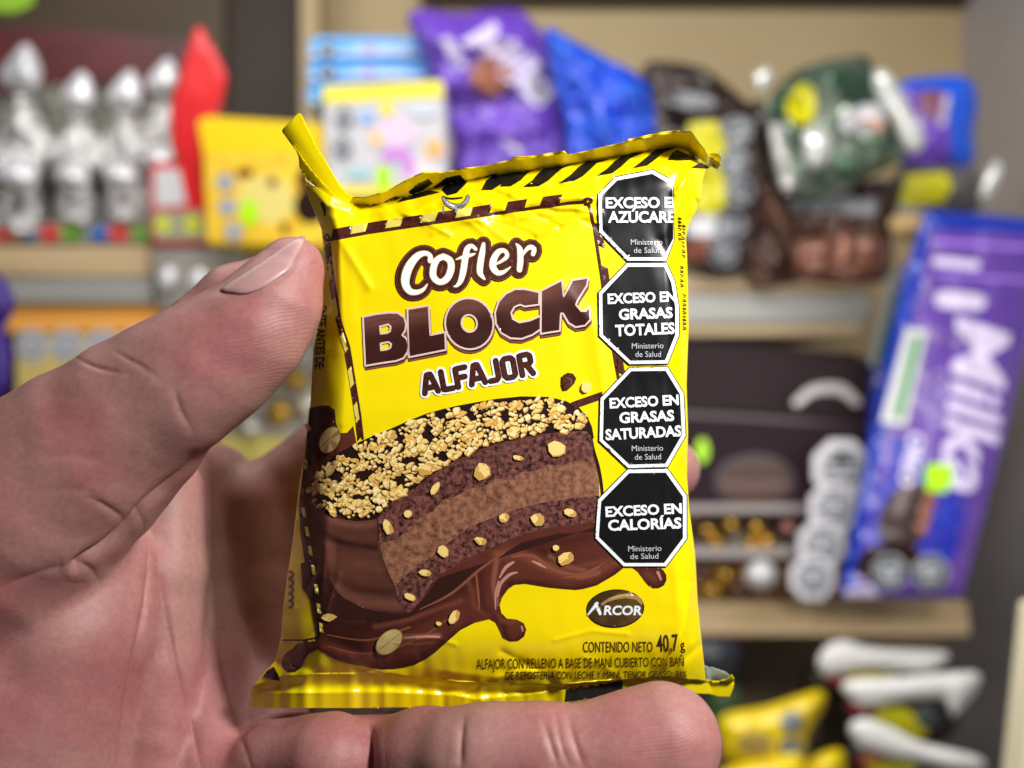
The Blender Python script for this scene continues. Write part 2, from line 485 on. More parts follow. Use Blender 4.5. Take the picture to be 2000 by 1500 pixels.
# yellow edge of the far film seen above the top seal and the dark tip at the right corner
def far_depth(v): return top_seal_depth(v) + 0.0006
far_loop = [(1000, 306), (1045, 303), (1103, 294), (1107, 304), (1222, 276), (1226, 272), (1290, 258), (1325, 254), (1340, 262), (1250, 284), (1110, 306), (1002, 318)]
V, F = film_solid(far_loop, far_depth)
mesh_obj('seal_edge', V, F, YEL, packet)
tip_loop = [(1384, 297), (1408, 302), (1407, 318), (1398, 322)]
V, F = film_solid(tip_loop, lambda v: top_seal_depth(v) + 0.0015)
mesh_obj('seal_tip', V, F, YEL, packet)

def bot_depth(v):
    x, y = v[:, 0], v[:, 1]
    yb = interp(YB, x)
    base = packet_depth(np.stack([x, np.minimum(y, yb)], 1))
    lip = np.interp(x, [490, 760, 886, 930, 1026, 1102, 1216, 1430], [1354, 1353, 1358, 1366, 1357, 1347, 1330, 1318])
    dn = np.clip((y - yb) / np.maximum(lip - yb, 3), 0, 1)
    d = base + 0.0016 * np.sin(dn * np.pi * .8) + 0.0006 * dn
    d = d + np.where(y > lip, 0.00012 + 3.6e-5 * (y - lip), 0)
    crimp = ((x > 850) & (x < 1110)) | (x > 1290)
    d = d + np.where((y > lip) & crimp, 0.00008 * wavy(x, 0 * y, 26), 0)
    d = d + np.where(x > 1380, (x - 1380) * 2e-5, 0)
    d = d + 0.00022 * np.exp(-(((x - 905) + (y - 1370) * .9) / 9.0) ** 2) + 0.0002 * np.sin(x / 40.0 + 1)
    return d + 0.0001
bot_loop = [(490, 1354), (495, 1338), (550, 1319), (620, 1315), (760, 1313), (900, 1330), (1000, 1333), (1096, 1335), (1216, 1325), (1292, 1319), (1379, 1327), (1400, 1330), (1418, 1326), (1429, 1317),
            (1434, 1324), (1433, 1342), (1425, 1362), (1402, 1361), (1385, 1356), (1300, 1352), (1200, 1360), (1130, 1371), (1100, 1374), (1040, 1377), (928, 1382), (718, 1383), (487, 1383)]
V, F = film_solid(bot_loop, bot_depth, 3.0)
mesh_obj('bottom_seal', V, F, YEL, packet)
V, F = film_solid([(716, 1378), (940, 1376), (1060, 1372), (1020, 1384), (930, 1386), (890, 1391), (830, 1395), (760, 1394), (726, 1389)], lambda v: bot_depth(v) + 0.0016 + 1e-5 * (v[:, 1] - 1380))
mesh_obj('foil_lining', V, F, FOIL, packet)
V, F = film_solid([(1376, 1300), (1392, 1303), (1418, 1312), (1427, 1320), (1412, 1334), (1380, 1332)], lambda v: bot_depth(v) + 0.0030)
mesh_obj('foil_lining', V, F, FOIL, packet)

# ---- printing on the body
z1, z2, z3 = zoom(540, 200, .23), zoom(1000, 200, .23), zoom(560, 440, .31)
z5, z6, z7 = zoom(560, 740, .34), zoom(480, 1000, .28), zoom(900, 1080, .28)

# diagonal warning stripes along the top
pr = Print(packet_depth)
for s in ([(130, 720), (235, 710), (300, 665), (360, 600), (400, 560), (490, 520), (340, 540), (280, 560), (235, 610), (200, 660)],
          [(440, 685), (540, 665), (600, 625), (650, 570), (700, 515), (790, 480), (640, 498), (575, 550), (520, 615)],
          [(750, 625), (860, 600), (920, 545), (985, 475), (1085, 420), (950, 440), (880, 500), (830, 560)],
          [(1055, 560), (1155, 535), (1215, 480), (1270, 425), (1370, 375), (1230, 392), (1170, 450), (1110, 510)],
          [(1350, 490), (1530, 492), (1560, 480), (1480, 440), (1420, 400), (1385, 430)],
          [(1540, 555), (1610, 510), (1670, 545), (1650, 565)],
          [(-80, 715), (-10, 712), (60, 660), (110, 600), (155, 568), (20, 580), (-30, 610), (-50, 660)],
          [(-240, 745), (-170, 742), (-90, 680), (-60, 610), (-130, 605), (-200, 660)]):
    q_ = np.array(z2(s)); c_ = q_.mean(0); sh_ = (q_ - c_) @ np.array([[1.32, 0], [0.12, 1.0]]) + c_
    pr.poly([tuple(p) for p in sh_], BLK)
for s in ([(790, 880), (860, 868), (960, 812), (900, 818), (850, 835)], [(1020, 850), (1160, 820), (1250, 798), (1390, 762), (1300, 745), (1110, 768), (1080, 800)],
          [(1450, 790), (1530, 770), (1600, 700), (1640, 640), (1540, 640), (1450, 690), (1400, 740)]):
    pr.poly(z1(s), BLK)
pr.build('warning_stripes', packet)

# grey crane hook
pr = Print(packet_depth)
hook = [(866, 386, 5), (872, 396, 8), (884, 403, 10), (900, 402, 9), (911, 393, 7), (914, 384, 5)]
pr.stroke(hook, DRK, extra=1.2); pr.stroke(hook, GRY); pr.stroke([(872, 394, 2), (886, 402, 3), (902, 400, 2)], WHT)
pr.stroke([(866, 404, 4), (866, 415, 4)], GRY); pr.stroke([(891, 404, 4), (891, 413, 4)], GRY); pr.stroke([(866, 384, 3), (880, 388, 4), (902, 386, 3)], BLK)
pr.build('hook_print', packet)

# striped picture frame
pr = Print(packet_depth)
top_line = np.array([(639, 472), (720, 457), (800, 445), (900, 430), (1000, 415), (1115, 399), (1146, 397)], float)
def along(line, s):
    seg = np.hypot(*np.diff(line, axis=0).T); c = np.concatenate([[0], np.cumsum(seg)])
    return np.array([np.interp(s, c, line[:, 0]), np.interp(s, c, line[:, 1])])
def band(line, w0, w1, m, side=1.0, pen=5.0):
    L = resample(line, 8, False); d = np.gradient(L, axis=0); d /= np.hypot(*d.T)[:, None]
    n = np.stack([d[:, 1], -d[:, 0]], 1) * side
    pr.poly([tuple(p) for p in (L + n * w0)] + [tuple(p) for p in (L + n * w1)[::-1]], m, pen)
def blocks(line, start, end, period, length, w0, w1, m, side=1.0, shear=0.0):
    tot = np.hypot(*np.diff(line, axis=0).T).sum()
    s = start
    while s + length < min(end, tot):
        a, b = along(line, s), along(line, s + length); d = (b - a) / np.hypot(*(b - a)); n = np.array([d[1], -d[0]]) * side
        pr.poly([tuple(a + n * w0), tuple(b + n * w0), tuple(b + n * w1 + d * shear), tuple(a + n * w1 + d * shear)], m, 5)
        s += period
band(top_line, 0, 6, BRN); blocks(top_line, 8, 520, 69, 38, 5.5, 22, BRN, 1.0, 8); blocks(top_line, 47, 300, 69, 29, 6.2, 22, CRM, 1.0, 8)
left_line = np.array([(645, 474), (649, 510), (653, 542), (667, 626), (684, 676), (695, 744), (706, 812), (711, 858)], float)
band(left_line, 0, 4.5, BRN, -1); 
left_out = left_line.copy()
tot_l = 395
s = 0
k_ = 0
while s < tot_l - 30:
    lw = 12.5
    a, b = along(left_line, s), along(left_line, s + 35); d = (b - a) / np.hypot(*(b - a)); n = np.array([-d[1], d[0]])
    pr.poly([tuple(a + n * 4.5), tuple(b + n * 4.5), tuple(b + n * lw + d * 8), tuple(a + n * lw + d * 8)], CRM if k_ % 2 else BRN, 4)
    s += 35; k_ += 1
right_line = np.array([(1146, 397), (1151, 410), (1159, 449), (1166, 495), (1172, 534), (1178, 580), (1190, 650), (1199, 703), (1206, 740)], float)
band(right_line, 0, 5, BRN, 1); blocks(right_line, 40, 340, 84, 44, 4.5, 17, BRN, 1.0, 8)
band(np.array([(1120, 799), (1137, 793), (1160, 785), (1180, 778)]), 0, 14, BRN, 1)
pr.stroke([(1138, 395, 5), (1143, 389, 5), (1150, 387, 5), (1156, 391, 5), (1152, 397, 5), (1144, 399, 5)], BRN)
pr.stroke([(633, 462, 3.5), (639, 458, 3.5), (643, 464, 3.5), (637, 470, 3.5), (633, 464, 3.5)], BRN)
pr.stroke([(629, 398, 7), (633, 408, 6), (634, 420, 3)], BRN)
# side panel: black line with dashes and lower dashed line
side_line = np.array([(583, 985), (592, 1035), (603, 1100), (612, 1160), (619, 1215), (622, 1243)], float)
pr.build('frame_print', packet)

# chocolate sauce, cake, nuts
pr = Print(packet_depth)
sauce = [(604, 797), (625, 792), (642, 792), (654, 801), (656, 825), (664, 846), (678, 845), (690, 832), (697, 868), (760, 860), (900, 820), (1100, 800), (1166, 900), (1170, 990), (1215, 1050), (1222, 1085), (1216, 1111),
         (1202, 1122), (1166, 1143), (1140, 1150), (1124, 1152), (1098, 1150), (1068, 1147), (1026, 1140), (1005, 1142), (992, 1151), (980, 1168), (976, 1182), (979, 1197), (990, 1208), (1009, 1210), (1023, 1217),
         (1028, 1230), (1024, 1243), (1012, 1252), (996, 1253), (982, 1246), (976, 1232), (968, 1216), (956, 1209), (928, 1216), (900, 1230), (884, 1244), (866, 1260), (848, 1276), (830, 1288), (811, 1298),
         (788, 1304), (768, 1307), (746, 1307), (724, 1305), (704, 1301), (680, 1296), (654, 1288), (634, 1276), (621, 1268), (604, 1276), (594, 1290), (589, 1304), (577, 1312), (562, 1313), (552, 1304), (549, 1290), (555, 1278), (570, 1268), (582, 1256), (592, 1252),
         (618, 1244), (610, 1200), (600, 1130), (586, 1040), (584, 990), (590, 930), (598, 870)]
D1, D2, L1, L2, L3 = (44, 18, 16), (62, 27, 22), (128, 72, 54), (160, 102, 82), (206, 160, 146)
pr.tint(sauce, (92, 44, 34), [
    (z6([(480, 900), (560, 1010), (760, 1068), (980, 1082), (1200, 1040), (1400, 900), (1560, 790)]), 8, D2, .9), (z6([(560, 800), (800, 860), (1050, 830), (1300, 720), (1500, 560), (1640, 420)]), 10, D2, .6),
    (z6([(560, 740), (800, 800), (1050, 740), (1280, 640), (1440, 500)]), 16, D1, .8), (z6([(620, 940), (800, 1000), (1000, 1010), (1180, 970)]), 9, L1, .5), (z6([(1000, 880), (1200, 870), (1350, 860)]), 5, L2, .7),
    (z6([(1050, 920), (1200, 915), (1320, 905)]), 4, L1, .6), (z6([(900, 800), (1100, 760), (1300, 690), (1500, 620)]), 5, L1, .6), (z6([(1540, 460), (1580, 560), (1600, 660), (1700, 720)]), 5, L1, .5),
    (z6([(1640, 460), (1640, 560), (1660, 660), (1760, 760)]), 8, D2, .6), (z6([(1760, 300), (1740, 400), (1730, 520), (1760, 640)]), 5, L2, .6), (z6([(1860, 480), (1800, 560), (1780, 660), (1790, 730)]), 4, D2, .8),
    (z7([(250, 10), (400, 0), (520, 60), (640, 120), (780, 150), (900, 120), (1080, 60)]), 10, L1, .75), (z7([(340, 220), (480, 205), (620, 232), (800, 250), (980, 205), (1100, 120)]), 6, D2, .9),
    (z7([(560, -20), (700, 60), (850, 100), (1000, 60), (1120, 0)]), 8, D1, .6), (z7([(620, 20), (740, 90), (860, 118)]), 4, L2, .5), (z7([(820, 170), (900, 160), (960, 140)]), 4, L2, .6),
    (z5([(1400, 960), (1600, 940), (1800, 900), (1880, 960)]), 12, D2, .6), (z5([(1500, 1060), (1650, 1080), (1850, 1040)]), 6, L1, .5), (z7([(300, 500), (320, 590), (380, 612), (440, 570)]), 5, D1, .7), (z7([(270, 440), (300, 480), (380, 480)]), 5, L1, .5),
    ([(560, 1305), (575, 1309), (586, 1296)], 4, D1, .7), ([(625, 1140), (632, 1200), (650, 1240), (700, 1262)], 16, D1, .8), ([(600, 1000), (606, 1080), (622, 1160)], 16, D1, .9)])
drop = z7([(1200, 105), (1235, 130), (1265, 170), (1290, 205), (1315, 232), (1345, 246), (1385, 244), (1418, 225), (1435, 190), (1434, 155), (1415, 122), (1395, 104), (1330, 100)])
pr.tint(drop, (84, 40, 30), [(z7([(1300, 225), (1350, 245), (1410, 225), (1432, 170)]), 6, D1, .7), (z7([(1300, 150), (1350, 180)]), 7, L1, .4)])
# darker hollow under the cake
pr.poly(z5([(80, 1060), (90, 1200), (160, 1310), (300, 1380), (520, 1400), (700, 1370), (860, 1290), (1020, 1170), (1200, 1030), (1350, 940), (1550, 890), (1775, 880), (1775, 850), (700, 1200), (300, 1000)]), SHD, 5)
for st in ([(600, 975, 10), (615, 1020, 12), (625, 1080, 12)],):
    pass
pr.poly([(606, 800), (640, 797), (650, 806), (652, 828), (640, 850), (648, 880), (640, 930), (600, 985), (588, 1000), (592, 930), (600, 860)], SHD, 5)
shine = [([(640, 1262, 2), (700, 1276, 4), (760, 1270, 5), (830, 1240, 4), (880, 1205, 2)], MID), ([(790, 1246, 2), (830, 1243, 5), (858, 1244, 4)], SHN), ([(788, 1258, 2), (820, 1258, 3), (845, 1255, 2)], MID),
         ([(976, 1128, 3), (988, 1108, 7), (1003, 1098, 4)], SHN), ([(972, 1165, 3), (978, 1140, 6), (996, 1122, 6), (1010, 1118, 3)], SHN), ([(968, 1190, 2), (968, 1160, 4), (974, 1135, 3)], SHN),
         ([(1040, 1096, 3), (1058, 1104, 6), (1072, 1110, 3)], SHN), ([(1100, 1128, 2), (1140, 1124, 5), (1170, 1108, 3)], MID), ([(1000, 1088, 3), (1040, 1086, 7), (1080, 1112, 7), (1130, 1122, 4), (1180, 1100, 2)], MID),
         ([(930, 1120, 3), (934, 1160, 5), (936, 1190, 3)], MID), ([(820, 1190, 2), (880, 1160, 5), (940, 1110, 5), (985, 1080, 3)], MID), ([(640, 1240, 2), (720, 1250, 4), (800, 1225, 4)], MID),
         ([(1019, 1224, 4), (1021, 1232, 3)], SHN), ([(1285, 1118, 6), (1291, 1132, 4)], SHN), ([(566, 1290, 3), (568, 1300, 3)], SHN), ([(560, 1300, 3), (575, 1306, 3)], MID)]
pr.gap = 2e-6
for s_, m_ in shine: pr.stroke(s_, m_, step=5)
# cake
side_poly = z5([(120, 640), (135, 700), (170, 745), (200, 770), (280, 800), (400, 820), (520, 800), (525, 900), (560, 1050), (620, 1190), (630, 1265), (705, 1350), (600, 1350), (450, 1320), (330, 1262), (268, 1200), (240, 1130), (232, 1050), (205, 960), (175, 850), (150, 790), (118, 700)])
pr.tint(side_poly, (88, 50, 40), [
    (z5([(165, 850), (240, 905), (350, 945), (515, 970)]), 7, D1, .85), (z5([(218, 1110), (300, 1170), (430, 1210), (615, 1225)]), 9, D2, .8), (z5([(140, 700), (220, 790), (350, 835), (510, 835)]), 7, (124, 80, 66), .7),
    (z5([(200, 940), (300, 1040), (420, 1070), (560, 1075)]), 14, (104, 62, 48), .7), (z5([(262, 1170), (370, 1262), (500, 1290), (640, 1300)]), 11, (116, 72, 58), .7), (z5([(330, 1290), (480, 1345), (690, 1352)]), 7, D2, .8),
    (z5([(140, 720), (200, 900), (225, 1080), (260, 1200)]), 7, D2, .5), (z5([(520, 830), (545, 1040), (620, 1200), (690, 1330)]), 6, (74, 38, 30), .5)])
top_poly = z5([(118, 640), (150, 570), (200, 500), (290, 430), (400, 370), (500, 325), (600, 285), (700, 240), (800, 200), (900, 172), (1000, 150), (1100, 132), (1200, 115), (1350, 100), (1500, 103), (1600, 125), (1680, 165), (1730, 220), (1755, 280), (1765, 340), (1600, 330), (1300, 370), (1000, 480), (760, 630), (620, 720), (530, 800), (480, 812), (400, 815), (280, 795), (200, 765), (150, 720)])
pr.poly(top_poly, DRK, 4.5)
# right edge of the coating
pr.stroke(z5([(1745, 300, 16), (1762, 400, 14), (1790, 500, 16), (1808, 600, 16), (1815, 680, 14)]), DRK)
lower_b = z5([(625, 1185), (690, 1120), (760, 1075), (850, 1005), (950, 925), (1050, 850), (1200, 790), (1350, 740), (1500, 705), (1640, 685), (1795, 670), (1790, 740), (1775, 825), (1600, 840), (1500, 855), (1400, 880), (1300, 915), (1200, 960), (1100, 1000), (1000, 1050), (940, 1095), (880, 1125), (830, 1180), (790, 1240), (745, 1300), (700, 1345), (650, 1290), (630, 1240)])
fill_b = z5([(525, 930), (600, 925), (700, 850), (800, 765), (900, 690), (1050, 620), (1200, 565), (1350, 520), (1500, 480), (1755, 440), (1775, 500), (1795, 580), (1795, 672), (1640, 690), (1500, 710), (1350, 745), (1200, 795), (1050, 855), (950, 930), (850, 1010), (760, 1080), (690, 1125), (620, 1190), (590, 1140), (555, 1060), (535, 990)])
upper_b = z5([(520, 800), (600, 710), (680, 660), (750, 620), (820, 560), (900, 510), (1000, 455), (1100, 410), (1200, 375), (1300, 350), (1420, 325), (1550, 308), (1660, 300), (1725, 302), (1758, 345), (1760, 430), (1740, 470), (1640, 470), (1590, 500), (1500, 492), (1430, 530), (1350, 535), (1280, 580), (1200, 575), (1130, 620), (1050, 630), (960, 680), (900, 695), (840, 760), (780, 790), (700, 855), (640, 920), (580, 935), (530, 950)])
pr.poly(fill_b, FIL, 4.5); pr.poly(lower_b, BIS, 4.5); pr.poly(upper_b, BIS, 4.5)
pr.stroke(z5([(540, 800, 8), (700, 670, 10), (900, 525, 10), (1100, 418, 10), (1300, 358, 10), (1550, 312, 8), (1700, 300, 6)]), CHO, scale=.8)
pr.stroke(z5([(705, 1340, 8), (790, 1250, 9), (880, 1135, 9), (1000, 1060, 9), (1200, 970, 9), (1400, 890, 9), (1600, 850, 7), (1770, 835, 5)]), CHO, scale=.8)
pr.stroke(z5([(522, 800, 8), (530, 930, 8), (560, 1060, 8), (615, 1185, 8)]), SHD, scale=.7)
pr.build('cake_picture', packet)

pn = Print(packet_depth, base=pr.off + 2e-5, gap=2.5e-7)
rnd = random.Random(11)
tp = [np.array(top_poly)]
edge_lo = np.array(z5([(520, 800), (620, 715), (760, 620), (900, 520), (1000, 465), (1100, 418), (1300, 358), (1550, 312), (1720, 300)]))
chips = []
tries = 0
cand = []
while len(cand) < 520 and tries < 20000:
    tries += 1
    x, y = rnd.uniform(605, 1160), rnd.uniform(770, 1022)
    q = np.array([[x, y]])
    if not inside(q, tp)[0]: continue
    if seg_dist(q, edge_lo)[0] < 9 or (y > np.interp(x, edge_lo[:, 0], edge_lo[:, 1]) - 5): 
        if x > 737: continue
    if seg_dist(q, top_poly, True)[0] < rnd.uniform(2, 9): continue
    if x < 700 and y > 990 and rnd.random() < .5: continue
    if any((x - a) ** 2 + (y - b) ** 2 < 42 for a, b in cand): continue
    if wavy(np.array(x), np.array(y * 1.3), 60) > .56: continue
    cand.append((x, y))
for x, y in cand:
    r = rnd.choice([3.8, 5.0, 6.6, 8.4]); rot = rnd.uniform(-1.1, .4); asp = rnd.uniform(.38, .8)
    if rnd.random() < .14: r *= 1.6
    n = rnd.choice([4, 5, 5, 6, 7]); sd = rnd.random()
    b1 = blob(x + 1.0, y + 1.3, r * 1.06, r * asp * 1.12, n, rot, .42, sd)
    b2 = blob(x - .2, y - .3, r * .98, r * asp * .95, n, rot, .42, sd)
    b3 = blob(x - r * .2, y - r * asp * .25, r * .5, r * asp * .45, 5, rot, .3, sd + 1)
    main = rnd.choice([0, 0, 1, 1, 1, 2])
    for b, m_ in ((b1, NSH), (b2, NUTS[main]), (b3, NUTS[rnd.choice([3, 0, 2])])):
        if b is b3 and rnd.random() < .4: continue
        nn = len(b); v = [(x, y)] + b if b is not b3 else [tuple(np.mean(b, 0))] + b
        pn.raw(v, [(0, (i + 1) % nn + 1, i + 1) for i in range(nn)], m_)
for (a, b, r, s_) in [(1550, 400, 48, 1), (1330, 452, 30, .45), (1122, 530, 46, .9), (850, 628, 40, .5), (697, 772, 24, .9), (582, 850, 42, .6), (1247, 797, 28, .9), (1440, 805, 40, .8), (1630, 768, 38, .55),
                      (1112, 930, 34, .6), (898, 988, 36, .8), (795, 1112, 34, .6), (706, 1250, 32, .6), (1546, 968, 20, .8), (1605, 1030, 46, .7), (958, 1365, 44, .55), (872, 1405, 15, .8), (240, 1368, 40, .5)]:
    x, y = 560 + a * .34, 740 + b * .34; n = 8
    rot = {850: -1.0, 582: 1.2, 958: -1.1, 1605: -.4, 1122: -1.2, 898: 1.4}.get(a, rnd.uniform(-.4, .4))
    for b_, m_ in ((blob(x + .8, y + 1, r * .37, r * .37 * s_, n, rot, .16, a), NSH), (blob(x, y, r * .34, r * .33 * s_, n, rot, .16, a), NUTS[1] if a != 240 else PNT)):
        pn.raw([(x, y)] + b_, [(0, (i + 1) % n + 1, i + 1) for i in range(n)], m_)
# whole peanuts and falling crumbs
for cx, cy, rx, ry, rot in ((644, 859, 28, 19, -1.05), (760, 1254, 31, 20, -.75), (595, 905, 12, 7, 1.3), (602, 835, 9, 5, 1.0)):
    for sc, m_ in ((1.0, TAN), (.93, PNT)):
        b_ = blob(cx, cy, rx * sc, ry * sc, 20, rot)
        pn.raw([(cx, cy)] + b_, [(0, (i + 1) % 20 + 1, i + 1) for i in range(20)], m_)
pn.stroke([(630, 873, 1.5), (643, 857, 2.5), (656, 844, 1.5)], TAN); pn.stroke([(742, 1268, 1.2), (760, 1254, 1.8), (780, 1238, 1.2)], TAN); pn.raw(blob(768, 1249, 2, 2, 6), [tuple(range(6))[::-1]], DRK)
pn.poly(z3([(1740, 945), (1770, 928), (1805, 935), (1825, 965), (1810, 1000), (1780, 1030), (1750, 1035), (1738, 1000)]), BRN); pn.stroke(z3([(1765, 960, 10), (1795, 975, 12), (1790, 1005, 8)]), MID, scale=.7)
b_ = blob(560 + 1888 * .31, 440 + 1018 * .31, 9, 11, 8, .3, .15, 5); pn.raw(b_, [tuple(range(8))[::-1]], NUTS[1]); b_ = blob(560 + 1884 * .31, 440 + 1010 * .31, 4, 5, 8, .3, .15, 5); pn.raw(b_, [tuple(range(8))[::-1]], NUTS[2])
pn.build('nut_print', packet)

# side panel prints
ps = Print(packet_depth, base=1.4e-4)
pr = ps
band(side_line, 0, 3.5, BLK, 1)
blocks(side_line, 6, 262, 38, 19, 4, 10.5, CRM, 1.0, 3)
band(np.array([(550, 1249), (590, 1249), (624, 1243)]), -3, 0, BLK, 1); blocks(np.array([(550, 1252), (590, 1252), (624, 1246)]), 3, 70, 24, 13, 0, 4, CRM, -1.0, 2)
ps.build('side_frame', packet); ps = Print(packet_depth, base=1.4e-4)
ps.poly(z6([(120, 1150), (150, 1105), (195, 1078), (225, 1130), (240, 1180), (180, 1170)]), BLK)
ps.build('corner_patch', packet); ps = Print(packet_depth, base=1.4e-4)
ps.text('ENTE ANTES DE:', DRK, 621, 598, 615, 722, 17, bold=.022, vert=(1.0, -.06))
ps.build('side_lettering', packet); ps = Print(packet_depth, base=1.4e-4)
# part of a small outlined name near the lower left edge
for k_, yy in enumerate((1122, 1138, 1152, 1166, 1180)):
    ps.stroke([(566, yy - 5, 6), (571, yy, 7), (566, yy + 6, 6)], BRN)
    ps.stroke([(565, yy - 4, 2), (569, yy, 3), (565, yy + 5, 2)], OUT)
ps.build('side_name', packet); ps = Print(packet_depth, base=1.4e-4)
# small dark print along the right side
rr = random.Random(4)
for col_x, a, b in ((1328, 425, 470), (1336, 440, 500), (1332, 520, 560), (1337, 575, 640)):
    yy = a
    while yy < b:
        L = rr.uniform(4, 9); xx = min(col_x, np.interp(yy, XR[:, 0], XR[:, 1]) - 6)
        ps.stroke([(xx - 3, yy, 1.6), (xx + 2.5, yy + L * .3, 1.8), (xx - 1, yy + L * .7, 1.6)], DRK, step=2)
        if rr.random() < .6: ps.stroke([(xx - 3, yy + L * .5, 1.5), (xx + 3, yy + L * .6, 1.5)], DRK, step=2)
        yy += L + 1.5
ps.build('edge_lettering', packet)

# brand lettering: brush script over a heavy block word
pl = Print(packet_depth, base=1.2e-4, gap=5e-6)
script = [
    z3([(905, 222, 40), (903, 192, 34), (872, 176, 36), (826, 192, 46), (780, 245, 56), (752, 310, 60), (748, 370, 54), (775, 415, 46), (820, 422, 36), (860, 405, 26), (885, 372, 12)]),
    z3([(985, 196, 40), (1028, 222, 46), (1035, 275, 48), (1010, 335, 46), (965, 358, 42), (925, 325, 46), (925, 265, 46), (950, 215, 42), (990, 198, 40), (1010, 205, 30)]),
    z3([(1190, 150, 26), (1165, 130, 30), (1138, 148, 40), (1124, 210, 44), (1112, 290, 44), (1095, 350, 36), (1070, 382, 22), (1052, 385, 10)]),
    z3([(1066, 216, 10), (1110, 200, 24), (1160, 188, 24), (1188, 178, 10)]),
    z3([(1240, 118, 26), (1232, 170, 40), (1220, 240, 44), (1218, 300, 40), (1245, 338, 18)]),
    z3([(1304, 250, 14), (1350, 228, 22), (1388, 195, 30), (1375, 162, 30), (1336, 166, 38), (1304, 215, 46), (1300, 265, 46), (1330, 300, 38), (1370, 292, 26), (1410, 262, 10)]),
    z3([(1446, 118, 14), (1468, 150, 38), (1472, 220, 42), (1466, 280, 38)]),
    z3([(1475, 205, 20), (1500, 165, 24), (1532, 138, 34), (1558, 150, 36), (1552, 182, 30)])]
for s_ in script: pl.stroke(s_, DRK, extra=11.0, step=3)
for s_ in script: pl.stroke(s_, MID, extra=9.4, step=3)
for s_ in script: pl.stroke(s_, BRN, extra=8.0, step=3)
for s_ in script: pl.stroke(s_, CRM, extra=-.2, step=3)
for s_ in script: pl.stroke(s_, WHT, extra=-1.1, step=3)
pl.build('script_lettering', packet)

pl = Print(packet_depth, base=1.6e-4, gap=5e-6)
def ring(cx, cy, rx, ry, rot=0, n=28): return blob(cx, cy, rx, ry, n, rot)
letters = [
    [[(480, 577), (560, 560), (640, 550), (700, 552), (740, 580), (752, 620), (748, 660), (728, 692), (756, 715), (768, 755), (762, 800), (735, 838), (690, 855), (600, 868), (494, 886)],
     [(588, 638), (640, 624), (655, 640), (650, 668), (632, 678), (592, 684)], [(592, 745), (640, 735), (658, 748), (652, 772), (630, 782), (594, 788)]],
    [[(760, 528), (895, 506), (905, 692), (998, 672), (1004, 785), (768, 832)]],
    [[tuple(p) for p in ring(1150, 620, 152, 162, -.25)], [tuple(p) for p in ring(1150, 618, 48, 54, -.3)]],
    [[(1592, 422), (1590, 500), (1500, 512), (1470, 500), (1435, 515), (1415, 550), (1425, 590), (1465, 612), (1530, 600), (1600, 570), (1600, 655), (1550, 690), (1480, 716), (1410, 712), (1350, 678), (1318, 620), (1312, 550), (1335, 480), (1380, 430), (1440, 402), (1500, 402), (1550, 412)]],
    [[(1602, 412), (1735, 345), (1745, 450), (1800, 345), (1900, 330), (1892, 380), (1835, 470), (1822, 500), (1855, 540), (1885, 540), (1908, 508), (1914, 595), (1880, 632), (1820, 642), (1775, 615), (1740, 555), (1728, 555), (1722, 665), (1600, 684)]]]
for L in letters:
    z = [z3(q) for q in L]
    pl.poly([[(x + 1.5, y + 6.5) for x, y in z[0]]] + [[(x + 0.4, y + 1) for x, y in q] for q in z[1:]], DRK)
    pl.stroke([(x + 1.5, y + 6.5, 3.2) for x, y in z[0]] + [(z[0][0][0] + 1.5, z[0][0][1] + 6.5, 3.2)], MID, smooth=False)
for L in letters:
    z = [z3(q) for q in L]
    x0_, x1_ = min(p[0] for p in z[0]), max(p[0] for p in z[0])
    yt_ = lambda x: 620 - (x - 710) * .163 if x < 1e9 else 0
    pl.tint(z[0], (62, 28, 24), [([(x0_, yt_(x0_) + 6), (x1_, yt_(x1_) + 6)], 22, (118, 74, 64), .75), ([(x0_, yt_(x0_) + 95), (x1_, yt_(x1_) + 95)], 22, (48, 20, 18), .6)], 4.0, .05, z[1:])
    for q in z: pl.stroke([(x, y, 3.6) for x, y in q] + [(q[0][0], q[0][1], 3.6)], OUT, smooth=False)
    for q in z[:1]:
        c = np.mean(q, 0); qq = [tuple(c + (np.array(p) - c) * .95) for p in q]
for s_ in (z3([(520, 612, 8), (600, 592, 10), (680, 590, 8)]), z3([(1060, 520, 8), (1140, 490, 12), (1220, 500, 8)]), z3([(1370, 470, 8), (1440, 430, 12), (1520, 425, 8)]), z3([(790, 545, 8), (840, 535, 10), (880, 532, 6)])):
    pl.stroke(s_, mat('letter_sheen_print', (104, 60, 48), rough=.3), step=4)
pl.build('block_lettering', packet)

pl = Print(packet_depth, base=1.2e-4, gap=6e-6)
GL = [(.70, [[(0, 0), (.26, 1), (.44, 1), (.70, 0)], [(.13, .27), (.57, .27)]]), (.48, [[(0, 1), (0, 0), (.48, 0)]]), (.50, [[(0, 0), (0, 1), (.50, 1)], [(0, .5), (.42, .5)]]),
      (.70, [[(0, 0), (.26, 1), (.44, 1), (.70, 0)], [(.13, .27), (.57, .27)]]), (.44, [[(.44, 1), (.44, .14), (.32, 0), (0, 0)]]),
      (.55, [[(.12, 0), (.43, 0), (.55, .12), (.55, .88), (.43, 1), (.12, 1), (0, .88), (0, .12), (.12, 0)]]),
      (.54, [[(0, 0), (0, 1), (.42, 1), (.54, .90), (.54, .60), (.42, .50), (0, .50)], [(.30, .48), (.56, 0)]])]
GAP = [.30, .26, .20, .28, .32, .34]
tot_ = sum(g[0] for g in GL) + sum(GAP)
bx, by, ex_, ey_ = 830, 768, 1041, 729
def gpt(u, v):
    k = u / tot_; h_ = 34 + 4 * k
    return (bx + (ex_ - bx) * k - .19 * v * h_, by + (ey_ - by) * k - v * h_)
alf = []; cu_ = 0
